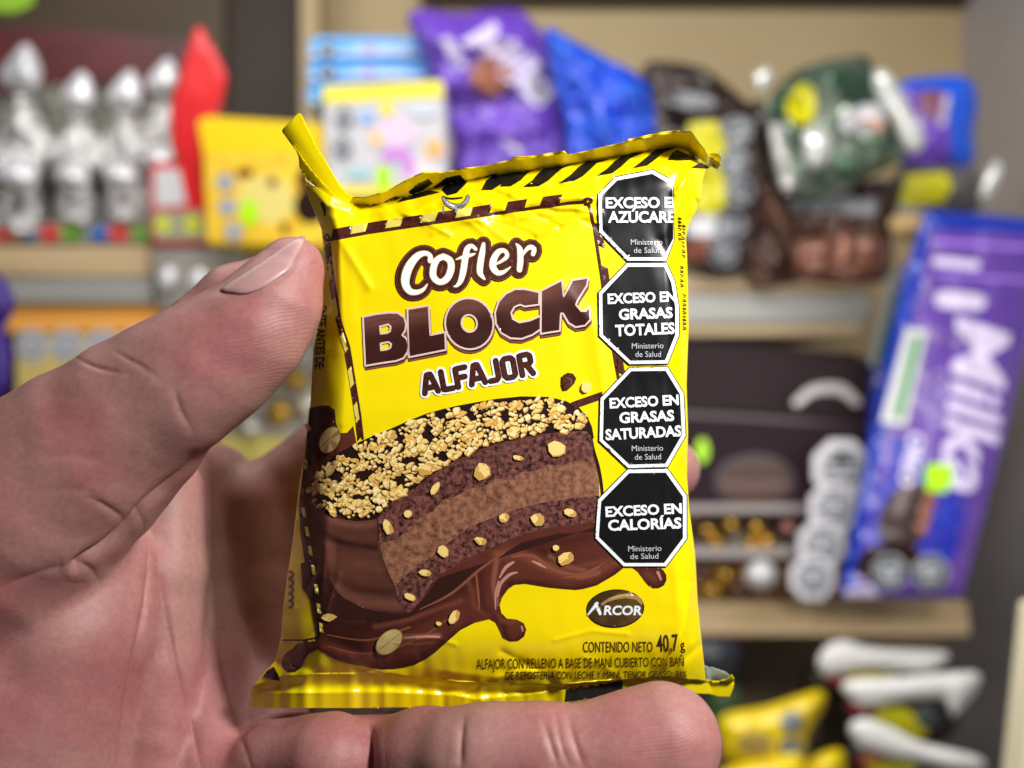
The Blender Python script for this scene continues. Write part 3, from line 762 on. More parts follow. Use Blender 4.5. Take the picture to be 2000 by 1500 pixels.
for i_, (w_, strokes_) in enumerate(GL):
    for st_ in strokes_: alf.append([gpt(cu_ + p[0], p[1]) for p in st_])
    cu_ += w_ + (GAP[i_] if i_ < len(GAP) else 0)
for ex, m_ in ((5.4, WHT), (1.0, BLK), (0, BRN)):
    for L in alf: pl.stroke([(x, y, 9.2) for x, y in L], m_, smooth=False, extra=ex, step=3)
pl.build('product_lettering', packet)

# black octagonal warning labels
OCT = [[(1169, 379), (1202, 346), (1275, 332), (1314, 353), (1315, 420), (1316, 469), (1301, 509), (1226, 509), (1171, 453), (1169, 408)],
       [(1170, 571), (1224, 514), (1302, 514), (1318, 550), (1326, 600), (1326, 655), (1304, 710), (1229, 711), (1171, 656)],
       [(1173, 778), (1230, 718), (1304, 717), (1335, 768), (1339, 851), (1304, 912), (1227, 914), (1171, 861)],
       [(1168, 976), (1226, 917), (1304, 916), (1341, 968), (1341, 1053), (1301, 1106), (1218, 1106), (1163, 1051)]]
TXT = [[('EXCESO EN', 1184, 406, 1332, 405, 20, 1), ('AZÚCARES', 1189, 434, 1330, 434, 21, 1), ('Ministerio', 1232, 478, 1294, 478, 11, 0), ('de Salud', 1238, 494, 1291, 494, 11, 0)],
       [('EXCESO EN', 1188, 593, 1319, 588, 19, 1), ('GRASAS', 1210, 624, 1313, 620, 20, 1), ('TOTALES', 1203, 656, 1317, 651, 21, 1), ('Ministerio', 1234, 681, 1296, 680, 11, 0), ('de Salud', 1241, 697, 1291, 697, 11, 0)],
       [('EXCESO EN', 1192, 797, 1325, 790, 19, 1), ('GRASAS', 1211, 826, 1316, 821, 20, 1), ('SATURADAS', 1184, 859, 1330, 851, 20, 1), ('Ministerio', 1234, 881, 1295, 880, 11, 0), ('de Salud', 1240, 898, 1291, 897, 11, 0)],
       [('EXCESO EN', 1184, 1009, 1331, 1002, 19, 1), ('CALORÍAS', 1189, 1036, 1330, 1031, 20, 1), ('Ministerio', 1227, 1077, 1292, 1076, 11, 0), ('de Salud', 1231, 1092, 1286, 1091, 11, 0)]]
def inset(poly, d):
    p = np.array(poly, float); n = len(p); out = []
    c = p.mean(0)
    for i in range(n):
        a, b, e = p[i - 1], p[i], p[(i + 1) % n]
        n1 = np.array([-(b - a)[1], (b - a)[0]]); n1 /= np.hypot(*n1); n2 = np.array([-(e - b)[1], (e - b)[0]]); n2 /= np.hypot(*n2)
        m = n1 + n2; m = m / max(m @ m, .5) * 2
        if m @ (c - b) < 0: m = -m
        out.append(tuple(b + m * d))
    return out
for k_, (o_, t_) in enumerate(zip(OCT, TXT)):
    pl = Print(packet_depth, base=2.0e-4, gap=7.0e-5)
    pl.poly(inset(o_, -1.8), BLK, 3.2); pl.poly(o_, WHT, 3.2)
    q = inset(o_, 7.0)
    if k_ == 0: q = [(min(a, 1316) if b > 350 else a, b) for a, b in q]; q[3] = (1313, 362); q[4] = (1315, 420); q[5] = (1315, 466)
    pl.poly(q, BLK, 3.2)
    lab = pl.build('warning_label', packet)
    lab['label'] = ['topmost black octagon, its right side folded under', 'black octagon second from the top', 'black octagon third from the top', 'lowest black octagon above the round maker emblem'][k_]
    tx = Print(packet_depth, base=pl.off + (2.2e-4 if k_ == 0 else 1.2e-4), gap=2e-6)
    for (s_, x0, y0, x1, y1, h_, b_) in t_:
        tx.text(s_, WHT if b_ else LGR, x0, y0, x1, y1, h_, bold=.036 if b_ else .0, clipx=1315 if k_ == 0 else None)
    lt = tx.build('lettering', packet)
    lt.parent = lab

# maker emblem
pl = Print(packet_depth, base=1.2e-4, gap=8e-6)
pl.poly(blob(1202, 1188.5, 56.5, 37.5, 36, -.06), mat('emblem_edge_print', (44, 30, 14), rough=.3), 5); pl.poly(blob(1202, 1188, 54, 35, 36, -.06), OLV, 5)
pl.poly(z7([(975, 355), (1030, 315), (1100, 288), (1180, 280), (1240, 300), (1270, 345), (1262, 365), (1220, 325), (1150, 315), (1080, 325), (1020, 345), (985, 368)]), TAN, 5)
pl.stroke(z7([(1050, 318, 6), (1130, 296, 9), (1210, 300, 6)]), CRM, scale=.6)
for w_, m_ in ((.05, GRY), (.02, WHT)):
    pl.text('RCOR', m_, *(z7([(1000, 430)])[0]), *(z7([(1258, 432)])[0]), 17.5, bold=w_, slant=.12)
for e_, m_ in ((.9, GRY), (0, WHT)):
    pl.stroke(z7([(886, 432, 6), (912, 400, 14), (950, 352, 20)]), m_, extra=e_); pl.stroke(z7([(940, 358, 16), (960, 395, 22), (972, 424, 18)]), m_, extra=e_)
pl.stroke(z7([(925, 400, 6), (950, 385, 9), (975, 376, 5)]), GRY, scale=.7)
pl.build('emblem', packet)

pl = Print(packet_depth, base=1.2e-4, gap=3e-6)
INK = mat('ink_print', (58, 42, 10), rough=.35)
pl.text('CONTENIDO NETO', INK, 1139, 1274, 1275, 1273, 21, bold=0, h1=20)
pl.text('40,7', INK, 1284, 1273, 1325, 1271, 33, bold=.008); pl.text('g', INK, 1330, 1269, 1338, 1268, 20, bold=.008)
pl.text('ALFAJOR CON RELLENO A BASE DE MANÍ CUBIERTO CON BAÑ', INK, 931, 1307, 1336, 1301, 20, bold=0, h1=18)
pl.text('DE REPOSTERÍA CON LECHE Y MANÍ. TENOR GRASO: 31%', INK, 987, 1328, 1341, 1322, 16.5, bold=0, slant=.08, h1=12)
pl.build('small_print', packet)
# black patches on the seals
pl = Print(top_seal_depth, base=5e-5)
for q in ([(1120, 760), (1200, 690), (1290, 650), (1330, 690), (1240, 750), (1150, 790)], [(1330, 720), (1440, 640), (1560, 615), (1600, 660), (1500, 720), (1400, 745)], [(1700, 690), (1760, 630), (1880, 600), (1830, 660)], [(900, 850), (1000, 800), (1060, 800), (980, 850)]):
    pl.poly(z1(q), BLK, 3)
pl.build('seal_stripes', packet)
pl = Print(bot_depth, base=8e-5)
pl.poly([(1106, 1345), (1216, 1328), (1217, 1352), (1169, 1363), (1103, 1371)], mat('seal_black_print', (44, 42, 40), rough=.3), 4)
pl.build('seal_patch', packet)
pl = Print(top_seal_depth, base=-5.2e-4)
pl.poly([(1110, 304), (1222, 279), (1226, 283), (1150, 300), (1112, 309)], mat('seal_black_print', (44, 42, 40)), 4)
pl.off = 8e-5
pl.poly([(1390, 318), (1398, 324), (1394, 327)], BLK, 4)
pl.build('seal_patch', packet)
# ------------------------------------------------------------------ the hand: one smooth implicit surface, meshed once
VS = 0.00062
lo = np.array([-0.130, 0.130, -0.094]); hi = np.array([0.052, 0.226, 0.034])
dims = np.ceil((hi - lo) / VS).astype(int)
FIELD = np.full(dims, 0.05, np.float32)
AX = [lo[i] + VS * np.arange(dims[i]) for i in range(3)]
def capsule(a, b, ra, rb, k):
    """a, b = (px, py, depth cm), radii in mm; smooth union with k mm"""
    A = P(a[0], a[1], a[2] / 100); B = P(b[0], b[1], b[2] / 100); ra /= 1000; rb /= 1000; k /= 1000
    R = max(ra, rb) + k + 0.003
    mn = np.minimum(A, B) - R; mx = np.maximum(A, B) + R
    i0 = np.clip(((mn - lo) / VS).astype(int), 0, dims); i1 = np.clip(((mx - lo) / VS).astype(int) + 1, 0, dims)
    if (i1 <= i0).any(): return
    sl = tuple(slice(i0[i], i1[i]) for i in range(3))
    X = AX[0][sl[0]][:, None, None]; Y = AX[1][sl[1]][None, :, None]; Z = AX[2][sl[2]][None, None, :]
    d = B - A; L2 = max(d @ d, 1e-12)
    t = np.clip(((X - A[0]) * d[0] + (Y - A[1]) * d[1] + (Z - A[2]) * d[2]) / L2, 0, 1)
    D = np.sqrt((X - A[0] - t * d[0]) ** 2 + (Y - A[1] - t * d[1]) ** 2 + (Z - A[2] - t * d[2]) ** 2) - (ra + (rb - ra) * t)
    F0 = FIELD[sl]
    h = np.maximum(k - np.abs(F0 - D), 0) / k
    FIELD[sl] = np.minimum(F0, D) - h * h * k * 0.25
def chain(pts, k):
    for p, q in zip(pts[:-1], pts[1:]): capsule(p[:3], q[:3], p[3], q[3], k)

# palm: the folds that run down from the finger roots
chain([(-420, 1250, 17.2, 20), (-150, 1330, 16.8, 19), (60, 1560, 16.8, 17)], 8)
chain([(120, 1250, 17.0, 15.5), (60, 1420, 16.9, 15.5), (30, 1620, 16.8, 15)], 8)
chain([(200, 1120, 17.5, 11.0), (175, 1220, 17.3, 12), (120, 1500, 17.0, 11), (90, 1650, 16.9, 11)], 5)
chain([(330, 960, 18.7, 7.0), (318, 1120, 18.3, 8.6), (300, 1300, 17.9, 9.0), (300, 1520, 17.5, 9.6), (290, 1680, 17.4, 9.6)], 1.6)
chain([(356, 930, 19.8, 7.5), (370, 1120, 19.5, 8.3), (398, 1300, 18.9, 8.8), (418, 1500, 17.8, 9.4), (430, 1680, 17.6, 9.5)], 1.4)
# finger roots in the shade behind the packet
chain([(418, 940, 20.5, 8.6), (440, 1100, 20.3, 9.2), (478, 1300, 19.9, 9.4), (520, 1440, 18.5, 9.2)], 3)
chain([(500, 985, 20.4, 8.8), (520, 1150, 20.2, 9.0), (560, 1330, 19.8, 9.0)], 2.5)
chain([(510, 975, 20.6, 8.0), (640, 890, 20.9, 8.6), (900, 880, 20.9, 8.2), (1120, 905, 20.6, 7.6), (1306, 915, 20.2, 6.9)], 2)
chain([(560, 1200, 20.4, 8.6), (800, 1150, 20.8, 8.6), (1120, 1160, 20.6, 7.8), (1262, 1165, 20.2, 7.2)], 2)
# thumb
chain([(-520, 1290, 17.0, 22), (-260, 1130, 16.6, 20.5), (-60, 1030, 16.1, 19.0), (60, 960, 15.9, 16.5), (160, 882, 15.75, 14.0), (262, 800, 15.6, 11.9), (350, 748, 15.5, 11.2),
       (425, 700, 15.45, 10.3), (492, 645, 15.4, 9.0), (540, 586, 15.45, 7.3), (573, 524, 15.55, 5.4)], 3.0)
# ball of the thumb
chain([(40, 1030, 16.35, 16.5), (105, 1005, 16.4, 12.0), (200, 945, 16.4, 9.8), (300, 868, 16.2, 8.4)], 5)
chain([(-80, 1150, 16.5, 18), (20, 1080, 16.45, 13), (70, 1050, 16.5, 11)], 6)
# index finger tip seen beyond the nail
chain([(385, 630, 16.9, 5.4), (455, 584, 17.0, 6.2), (540, 556, 17.1, 6.2)], 2)
# little finger carrying the packet from below
chain([(470, 1560, 17.6, 10), (560, 1500, 17.1, 9.4), (648, 1484, 16.1, 8.2)], 3)
chain([(600, 1560, 17.6, 8), (715, 1486, 16.7, 7.6), (830, 1478, 15.8, 7.9), (905, 1478, 15.3, 7.7), (960, 1476, 15.15, 8.0), (1060, 1476, 15.05, 7.9), (1130, 1484, 15.0, 8.3), (1220, 1471, 14.95, 8.9), (1296, 1450, 14.95, 9.5)], 2.5)

def surface_nets(Fd):
    s = Fd < 0
    nx, ny, nz = Fd.shape
    c = np.zeros((nx - 1, ny - 1, nz - 1), np.uint8)
    for dx in (0, 1):
        for dy in (0, 1):
            for dz in (0, 1): c += s[dx:nx - 1 + dx, dy:ny - 1 + dy, dz:nz - 1 + dz]
    act = np.argwhere((c > 0) & (c < 8))
    idx = -np.ones(c.shape, np.int32); idx[tuple(act.T)] = np.arange(len(act))
    acc = np.zeros((len(act), 3)); cnt = np.zeros(len(act))
    cor = [(a, b, d) for a in (0, 1) for b in (0, 1) for d in (0, 1)]
    for i, p in enumerate(cor):
        for q in cor[i + 1:]:
            if sum(abs(a - b) for a, b in zip(p, q)) != 1: continue
            fa = Fd[act[:, 0] + p[0], act[:, 1] + p[1], act[:, 2] + p[2]]; fb = Fd[act[:, 0] + q[0], act[:, 1] + q[1], act[:, 2] + q[2]]
            m = (fa < 0) != (fb < 0)
            t = np.where(m, fa / np.where(m, fa - fb, 1), 0)[:, None]
            acc += np.where(m[:, None], np.array(p) + t * (np.array(q) - np.array(p)), 0); cnt += m
    V = act + acc / cnt[:, None]
    Q = []
    for ax in range(3):
        o1, o2 = (ax + 1) % 3, (ax + 2) % 3
        a = [slice(None)] * 3; b = [slice(None)] * 3; a[ax] = slice(0, -1); b[ax] = slice(1, None)
        sa, sb = s[tuple(a)], s[tuple(b)]
        e = np.argwhere(sa != sb)
        e = e[(e[:, o1] > 0) & (e[:, o2] > 0) & (e[:, o1] < Fd.shape[o1] - 1) & (e[:, o2] < Fd.shape[o2] - 1)]
        fl = sa[tuple(e.T)]
        def cell(d1, d2):
            k = e.copy(); k[:, o1] -= d1; k[:, o2] -= d2
            return idx[tuple(k.T)]
        q = np.stack([cell(1, 1), cell(0, 1), cell(0, 0), cell(1, 0)], 1)
        q[~fl] = q[~fl][:, ::-1]
        Q.append(q)
    return V, np.concatenate(Q)
FIELD[0] = FIELD[-1] = 0.01; FIELD[:, 0] = FIELD[:, -1] = 0.01; FIELD[:, :, 0] = FIELD[:, :, -1] = 0.01
HV, HF = surface_nets(FIELD)
HV = lo + HV * VS
# light smoothing, then one subdivision
def laplace(V, F, n, w=.5):
    e = np.concatenate([F[:, [0, 1]], F[:, [1, 2]], F[:, [2, 3]], F[:, [3, 0]]])
    for _ in range(n):
        A = np.zeros_like(V); c = np.zeros(len(V))
        for k in range(3):
            A[:, k] = np.bincount(e[:, 0], V[e[:, 1], k], len(V)) + np.bincount(e[:, 1], V[e[:, 0], k], len(V))
        c = np.bincount(e[:, 0], minlength=len(V)) + np.bincount(e[:, 1], minlength=len(V))
        V = V + w * (A / c[:, None] - V)
    return V
HV = laplace(HV, HF, 3)
me = bpy.data.meshes.new('hand_cage'); me.from_pydata(HV.tolist(), [], HF.tolist()); me.update()
tmp = bpy.data.objects.new('hand_cage', me); COL.objects.link(tmp)
md = tmp.modifiers.new('fine', 'SUBSURF'); md.levels = 1; md.render_levels = 1
dg = bpy.context.evaluated_depsgraph_get(); dg.update()
hm = bpy.data.meshes.new_from_object(tmp.evaluated_get(dg))
bpy.data.objects.remove(tmp); bpy.data.meshes.remove(me)
n = len(hm.vertices)
co = np.empty(n * 3, np.float32); hm.vertices.foreach_get('co', co); co = co.reshape(-1, 3).astype(float)
no = np.empty(n * 3, np.float32); hm.vertex_normals.foreach_get('vector', no); no = no.reshape(-1, 3).astype(float)
px = np.stack([co[:, 0] / co[:, 1] * FPX + 1000, 750 - co[:, 2] / co[:, 1] * FPX], 1)
facing = smoothstep(-(no[:, 1]) * 2.5)
SKIN_CREASES = [  # polyline, depth mm, width px, near-depth range cm
    ([(226, 688), (255, 704), (300, 728)], .22, 3.5, (14, 16.6)), ([(146, 698), (175, 712), (205, 722), (250, 730)], .25, 3.5, (14, 16.6)), ([(340, 755), (352, 800), (376, 840)], .25, 6, (13, 16.5)),
    ([(250, 705), (300, 735), (330, 760)], .08, 5, (13, 16.6)), ([(175, 972), (205, 988), (235, 1008), (243, 1022)], .35, 6, (13, 18)),
    ([(375, 896), (330, 945), (285, 985), (245, 1030), (205, 1065), (165, 1090), (150, 1104)], 1.5, 8, (13, 19)), ([(150, 1104), (172, 1108), (186, 1122), (195, 1142)], .5, 7, (13, 19)),
    ([(150, 1104), (120, 1108), (60, 1125), (0, 1148)], .45, 12, (13, 18)), ([(272, 1000), (284, 1040), (290, 1090), (287, 1150), (278, 1220), (262, 1300), (246, 1380), (232, 1500)], .9, 6, (13, 19)),
    ([(296, 1040), (308, 1110), (320, 1180), (345, 1300), (370, 1400), (392, 1500)], .7, 6, (13, 19.5)), ([(400, 1180), (425, 1300), (455, 1400), (490, 1500)], .5, 6, (13, 19.5)),
    ([(906, 1395), (900, 1440), (898, 1510)], .5, 6, (13, 16.5)), ([(1062, 1410), (1075, 1450), (1090, 1500)], .35, 5, (13, 16)), ([(1110, 1400), (1120, 1440), (1140, 1500)], .35, 5, (13, 16)), ([(1086, 1400), (1095, 1450), (1112, 1500)], .25, 4, (13, 16)),
    ([(722, 1395), (720, 1510)], 1.2, 7, (13, 17.5)), ([(50, 900), (130, 890), (220, 905)], .12, 9, (13, 17)), ([(90, 960), (140, 955), (190, 962)], .12, 8, (13, 17)),
    ([(429, 568), (448, 575), (480, 577), (512, 564), (560, 534), (573, 512), (582, 474)], .2, 6, (13, 16.5))]
for line, a, w, (y0, y1) in SKIN_CREASES:
    L = spline(line, 10); near = (px[:, 0] > L[:, 0].min() - 4 * w) & (px[:, 0] < L[:, 0].max() + 4 * w) & (px[:, 1] > L[:, 1].min() - 4 * w) & (px[:, 1] < L[:, 1].max() + 4 * w) & (co[:, 1] > y0 / 100) & (co[:, 1] < y1 / 100)
    i = np.where(near)[0]
    if not len(i): continue
    d = seg_dist(px[i], L)
    tl = np.hypot(*np.diff(L, axis=0).T).sum()
    e0, e1 = np.hypot(*(px[i] - L[0]).T), np.hypot(*(px[i] - L[-1]).T)
    fade = smoothstep(np.minimum(e0, e1) / (.35 * tl)) if a < 1.0 else smoothstep(e0 / (.3 * tl))
    g = (np.exp(-(d / w) ** 1.3) - .10 * np.exp(-((d - 2.6 * w) / (1.6 * w)) ** 2)) * (.3 + .7 * fade)
    co[i] -= no[i] * (a * 1e-3 * g * facing[i])[:, None]
# soft unevenness of flesh
co -= no * (1.6e-4 * wavy(px[:, 0], px[:, 1], 260) + 5e-5 * wavy(px[:, 1], px[:, 0], 80))[:, None]
hm.vertices.foreach_set('co', co.ravel().astype(np.float32))
hm.polygons.foreach_set('use_smooth', np.ones(len(hm.polygons), bool))
# where the friction ridges of the finger pads lie
ridge = np.exp(-(((px[:, 0] - 520) / 120) ** 2 + ((px[:, 1] - 660) / 120) ** 2)) + np.exp(-(((px[:, 0] - 1290) / 120) ** 2 + ((px[:, 1] - 1440) / 90) ** 2))
at = hm.attributes.new('ridge', 'FLOAT', 'POINT'); at.data.foreach_set('value', np.clip(ridge, 0, 1).astype(np.float32))
hm.update()

def skin_material():
    m = bpy.data.materials.new('skin'); m.use_nodes = True; nt = m.node_tree; N = nt.nodes; Lk = nt.links; p = N['Principled BSDF']
    tc = N.new('ShaderNodeTexCoord')
    def noise(sc, det, rough=.5, vec=None):
        n_ = N.new('ShaderNodeTexNoise'); n_.inputs['Scale'].default_value = sc; n_.inputs['Detail'].default_value = det; n_.inputs['Roughness'].default_value = rough
        Lk.new(vec or tc.outputs['Object'], n_.inputs['Vector']); return n_
    def ramp(src, stops):
        r = N.new('ShaderNodeValToRGB'); r.color_ramp.elements[0].position = stops[0][0]; r.color_ramp.elements[0].color = lin(stops[0][1])
        r.color_ramp.elements[1].position = stops[-1][0]; r.color_ramp.elements[1].color = lin(stops[-1][1])
        for a, c in stops[1:-1]:
            e = r.color_ramp.elements.new(a); e.color = lin(c)
        Lk.new(src, r.inputs[0]); return r
    n1 = noise(42, 5, .55)
    base = ramp(n1.outputs['Fac'], [(.30, (171, 133, 125)), (.47, (178, 129, 125)), (.62, (175, 113, 113)), (.75, (159, 115, 125))])
    n2 = noise(900, 4, .7)
    mot = ramp(n2.outputs['Fac'], [(.3, (226, 218, 214)), (.7, (255, 255, 255))])
    mix = N.new('ShaderNodeMix'); mix.data_type = 'RGBA'; mix.blend_type = 'MULTIPLY'; mix.inputs[0].default_value = .8
    Lk.new(base.outputs[0], mix.inputs[6]); Lk.new(mot.outputs[0], mix.inputs[7]); Lk.new(mix.outputs[2], p.inputs['Base Color'])
    p.inputs['Roughness'].default_value = .5
    p.inputs['Specular IOR Level'].default_value = .36
    p.inputs['Subsurface Weight'].default_value = .25
    p.inputs['Subsurface Radius'].default_value = (1.0, .35, .2)
    p.inputs['Subsurface Scale'].default_value = .0022
    # ridges, fine skin grain
    w = N.new('ShaderNodeTexWave'); w.wave_type = 'BANDS'; w.bands_direction = 'Z'
    w.inputs['Scale'].default_value = 560; w.inputs['Distortion'].default_value = 16; w.inputs['Detail'].default_value = 2.0; w.inputs['Detail Scale'].default_value = .14
    mp = N.new('ShaderNodeMapping'); mp.inputs['Rotation'].default_value = (0, .25, 0)
    Lk.new(tc.outputs['Object'], mp.inputs[0]); Lk.new(mp.outputs[0], w.inputs['Vector'])
    a = N.new('ShaderNodeAttribute'); a.attribute_name = 'ridge'
    mul = N.new('ShaderNodeMath'); mul.operation = 'MULTIPLY'; Lk.new(w.outputs['Fac'], mul.inputs[0]); Lk.new(a.outputs['Fac'], mul.inputs[1])
    g = N.new('ShaderNodeMapping'); g.inputs['Scale'].default_value = (1, 1, 3.2); Lk.new(tc.outputs['Object'], g.inputs[0])
    n3 = noise(1500, 4, .6, g.outputs[0])
    n5 = noise(330, 3, .6, g.outputs[0])
    add = N.new('ShaderNodeMath'); add.operation = 'ADD'; 
    s3 = N.new('ShaderNodeMath'); s3.operation = 'MULTIPLY'; s3.inputs[1].default_value = .8; Lk.new(n3.outputs['Fac'], s3.inputs[0])
    Lk.new(s3.outputs[0], add.inputs[0]); Lk.new(mul.outputs[0], add.inputs[1])
    s5 = N.new('ShaderNodeMath'); s5.operation = 'MULTIPLY_ADD'; s5.inputs[1].default_value = 1.4; Lk.new(n5.outputs['Fac'], s5.inputs[0]); Lk.new(add.outputs[0], s5.inputs[2])
    vo = N.new('ShaderNodeTexVoronoi'); vo.feature = 'DISTANCE_TO_EDGE'; vo.inputs['Scale'].default_value = 720; Lk.new(g.outputs[0], vo.inputs['Vector'])
    vc = N.new('ShaderNodeMath'); vc.operation = 'MINIMUM'; vc.inputs[1].default_value = .12; Lk.new(vo.outputs['Distance'], vc.inputs[0])
    vm = N.new('ShaderNodeMath'); vm.operation = 'MULTIPLY_ADD'; vm.inputs[1].default_value = 2.2; Lk.new(vc.outputs[0], vm.inputs[0]); Lk.new(s5.outputs[0], vm.inputs[2]); s5 = vm
    b = N.new('ShaderNodeBump'); b.inputs['Strength'].default_value = .36; b.inputs['Distance'].default_value = 9e-5
    Lk.new(s5.outputs[0], b.inputs['Height']); Lk.new(b.outputs[0], p.inputs['Normal'])
    return m
SKIN = skin_material()
hm.materials.clear(); hm.materials.append(SKIN)
hand = thing('hand', 'bare left hand gripping the yellow packet, thumb on its left edge and a finger beneath', 'hand', tuple(P(60, 1400, .175)))
hm.transform(__import__('mathutils').Matrix.Translation(-hand.location))
palm = bpy.data.objects.new('skin', hm); COL.objects.link(palm); palm.parent = hand

# thumbnail lying on the flesh
tri = FIELD
def field_at(Pw):
    q = (Pw - lo) / VS; i = np.clip(q.astype(int), 0, dims - 2); f = np.clip(q - i, 0, 1)
    r = 0
    for a in (0, 1):
        for b in (0, 1):
            for c in (0, 1):
                w = (f[:, 0] if a else 1 - f[:, 0]) * (f[:, 1] if b else 1 - f[:, 1]) * (f[:, 2] if c else 1 - f[:, 2])
                r = r + w * FIELD[i[:, 0] + a, i[:, 1] + b, i[:, 2] + c]
    return r
def skin_depth(v, lift=0.0):
    out = np.full(len(v), np.nan)
    for Y in np.arange(.1400, .1680, .0002):
        f = field_at(P(v[:, 0], v[:, 1], Y))
        hit = np.isnan(out) & (f < lift)
        fp = locals().get('prev', f)
        out[hit] = (Y - .0002 + .0002 * np.clip((fp - lift) / np.maximum(fp - f, 1e-9), 0, 1))[hit]
        prev = f
    bad = np.isnan(out); out[bad] = .1600
    return out
nail_loop = spline([(431, 566), (452, 549), (482, 530), (528, 500), (560, 477), (586, 461), (597, 464), (590, 480), (577, 505), (566, 528), (545, 543), (514, 562), (482, 573), (452, 572)], 6, True)
nv, nf = sheet([nail_loop], 3.5)
d0 = skin_depth(nv, 0.0002)
# fit a smooth gently curved plate through the flesh depth
ux, uy = (nv[:, 0] - 510) / 80, (nv[:, 1] - 520) / 60
Mx = np.stack([np.ones_like(ux), ux, uy, ux * ux, ux * uy, uy * uy], 1)
ok = d0 < .1595
cf, *_ = np.linalg.lstsq(Mx[ok], d0[ok], rcond=None)
dn = .45 * (Mx @ cf) + .55 * d0 - .00022
e = seg_dist(nv, nail_loop, True); dn = dn + .0004 * np.exp(-e / 4)
A = P(nv[:, 0], nv[:, 1], dn); B = P(nv[:, 0], nv[:, 1], dn + .0009)
cnt = {}
for t in nf:
    for i in range(3): cnt[(t[i], t[(i + 1) % 3])] = 1
rim = [(a, b) for (a, b) in cnt if (b, a) not in cnt]; nn = len(nv)
NAIL = mat('nail', (170, 128, 128), rough=.36, spec=.45, coat=.05, noise=(160, (188, 148, 146), .35, .7), bump=(500, .08, 1e-4))
mesh_obj('thumbnail', np.concatenate([A, B]), [tuple(t) for t in nf] + [(t[2] + nn, t[1] + nn, t[0] + nn) for t in nf] + [(b, a, a + nn, b + nn) for a, b in rim], NAIL, hand)
# ------------------------------------------------------------------ the shop shelves behind (all far beyond the focus distance)
def prism(name, loop, Y, depth, m, parent=None, bev=0.0012):
    """flat faced solid: outline at distance Y, straight back by depth metres"""
    A = P([p[0] for p in loop], [p[1] for p in loop], Y); B = A.copy(); B[:, 1] += depth
    n = len(loop); ar = 0.5 * sum(loop[i][0] * loop[(i + 1) % n][1] - loop[(i + 1) % n][0] * loop[i][1] for i in range(n))
    idx = list(range(n)) if ar < 0 else list(range(n))[::-1]
    F = [tuple(idx), tuple(i + n for i in idx[::-1])]
    F += [(idx[(i + 1) % n], idx[i], idx[i] + n, idx[(i + 1) % n] + n) for i in range(n)]
    o = mesh_obj(name, np.concatenate([A, B]), F, m, parent, smooth=False)
    if bev:
        bm = bmesh.new(); bm.from_mesh(o.data)
        bmesh.ops.bevel(bm, geom=bm.edges[:], offset=bev, segments=2, affect='EDGES', clamp_overlap=True)
        bm.to_mesh(o.data); bm.free()
    return o
def rect(x0, y0, x1, y1): return [(x0, y0), (x1, y0), (x1, y1), (x0, y1)]
def soft_depth(loop, Y, th, soft, wr, seed=0):
    """front surface of a puffed film pack"""
    L = np.array(loop, float)
    def f(v):
        bd = seg_dist(v, L, True)
        return Y - th * (1 - np.exp(-bd / soft)) + wr * (wavy(v[:, 0] + seed * 37, v[:, 1] - seed * 53, 95) + .5 * wavy(v[:, 1] + seed * 11, v[:, 0], 42)) * np.clip(bd / 12, .15, 1)
    return f
def bag(name, loop, Y, th, m, parent=None, soft=40, wr=.0016, seed=0, step=9, curve=True, back=None):
    if curve: loop = [tuple(p) for p in spline(loop, 14, True)]
    f = soft_depth(loop, Y, th, soft, wr, seed)
    L = np.array(loop)
    V, F = solid([loop], step, f, lambda v: Y + 0.001 + (th if back is None else back) * (1 - np.exp(-seg_dist(v, L, True) / soft)))
    return mesh_obj(name, V, F, m, parent), f
def flat(Y): return lambda v: np.full(len(v), Y)
def at(x, y, Y): return tuple(P(x, y, Y))
def octa(cx, cy, r, rx=1.0): return [(cx + r * rx * math.cos(math.radians(22.5 + 45 * i)), cy + r * math.sin(math.radians(22.5 + 45 * i))) for i in range(8)]
def fan(pr, pts, m):
    c = tuple(np.mean(pts, 0)[:2]); n = len(pts)
    pr.poly([tuple(p) for p in pts], m, 14)
def seals(pr, cs, r, ring=None, core=None, rx=1.0):
    for cx, cy in cs:
        fan(pr, octa(cx, cy, r, rx), ring or LGR); fan(pr, octa(cx, cy, r * .84, rx), core or BLK)
        for k, (dy, w) in enumerate(((-.28, .5), (0, .42), (.28, .3))):
            pr.stroke([(cx - r * rx * w, cy + dy * r, r * .15), (cx + r * rx * w, cy + dy * r, r * .15)], LGR, smooth=False, step=12)
def M2(name, rgb, rough=.45, **k): return mat(name, rgb, rough, **k)

WOOD = M2('pale_shelf_wood', (206, 184, 146), .5, noise=(10, (164, 136, 98), .38, .68, (1, 1, 46)))
WALL = M2('tan_back_board', (190, 170, 130), .6, noise=(5, (178, 158, 118), .3, .7))
DWAL = M2('shadow_brown_board', (96, 80, 62), .6, noise=(6, (80, 66, 52), .3, .7))
RAIL = M2('price_rail', (164, 164, 160), .35, noise=(8, (146, 146, 142), .3, .7, (1, 1, 20)))
ORNG = M2('orange_strip', (238, 168, 78), .4)
METL = M2('grey_side_metal', (182, 177, 180), .45, noise=(9, (164, 160, 163), .3, .7))
DARK = M2('recess_shade_and_dark_board', (52, 38, 28), .6)
GRIM = M2('underside_board', (120, 104, 84), .6)
POST = M2('cream_post', (236, 228, 196), .4)
shelf = thing('shelving_unit', 'pale wooden shop shelving with grey metal side behind the held packet', 'shelving', at(1000, 1178, .62))
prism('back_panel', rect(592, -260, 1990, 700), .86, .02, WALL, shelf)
prism('back_panel', rect(-700, -260, 438, 560), .84, .02, DWAL, shelf)  # left panel carries the shadow there in its brown colour
prism('recess_shade_panel', rect(437, -260, 592, 620), .852, .02, DARK, shelf)  # dark sheet closes the opening; the shade is in its colour
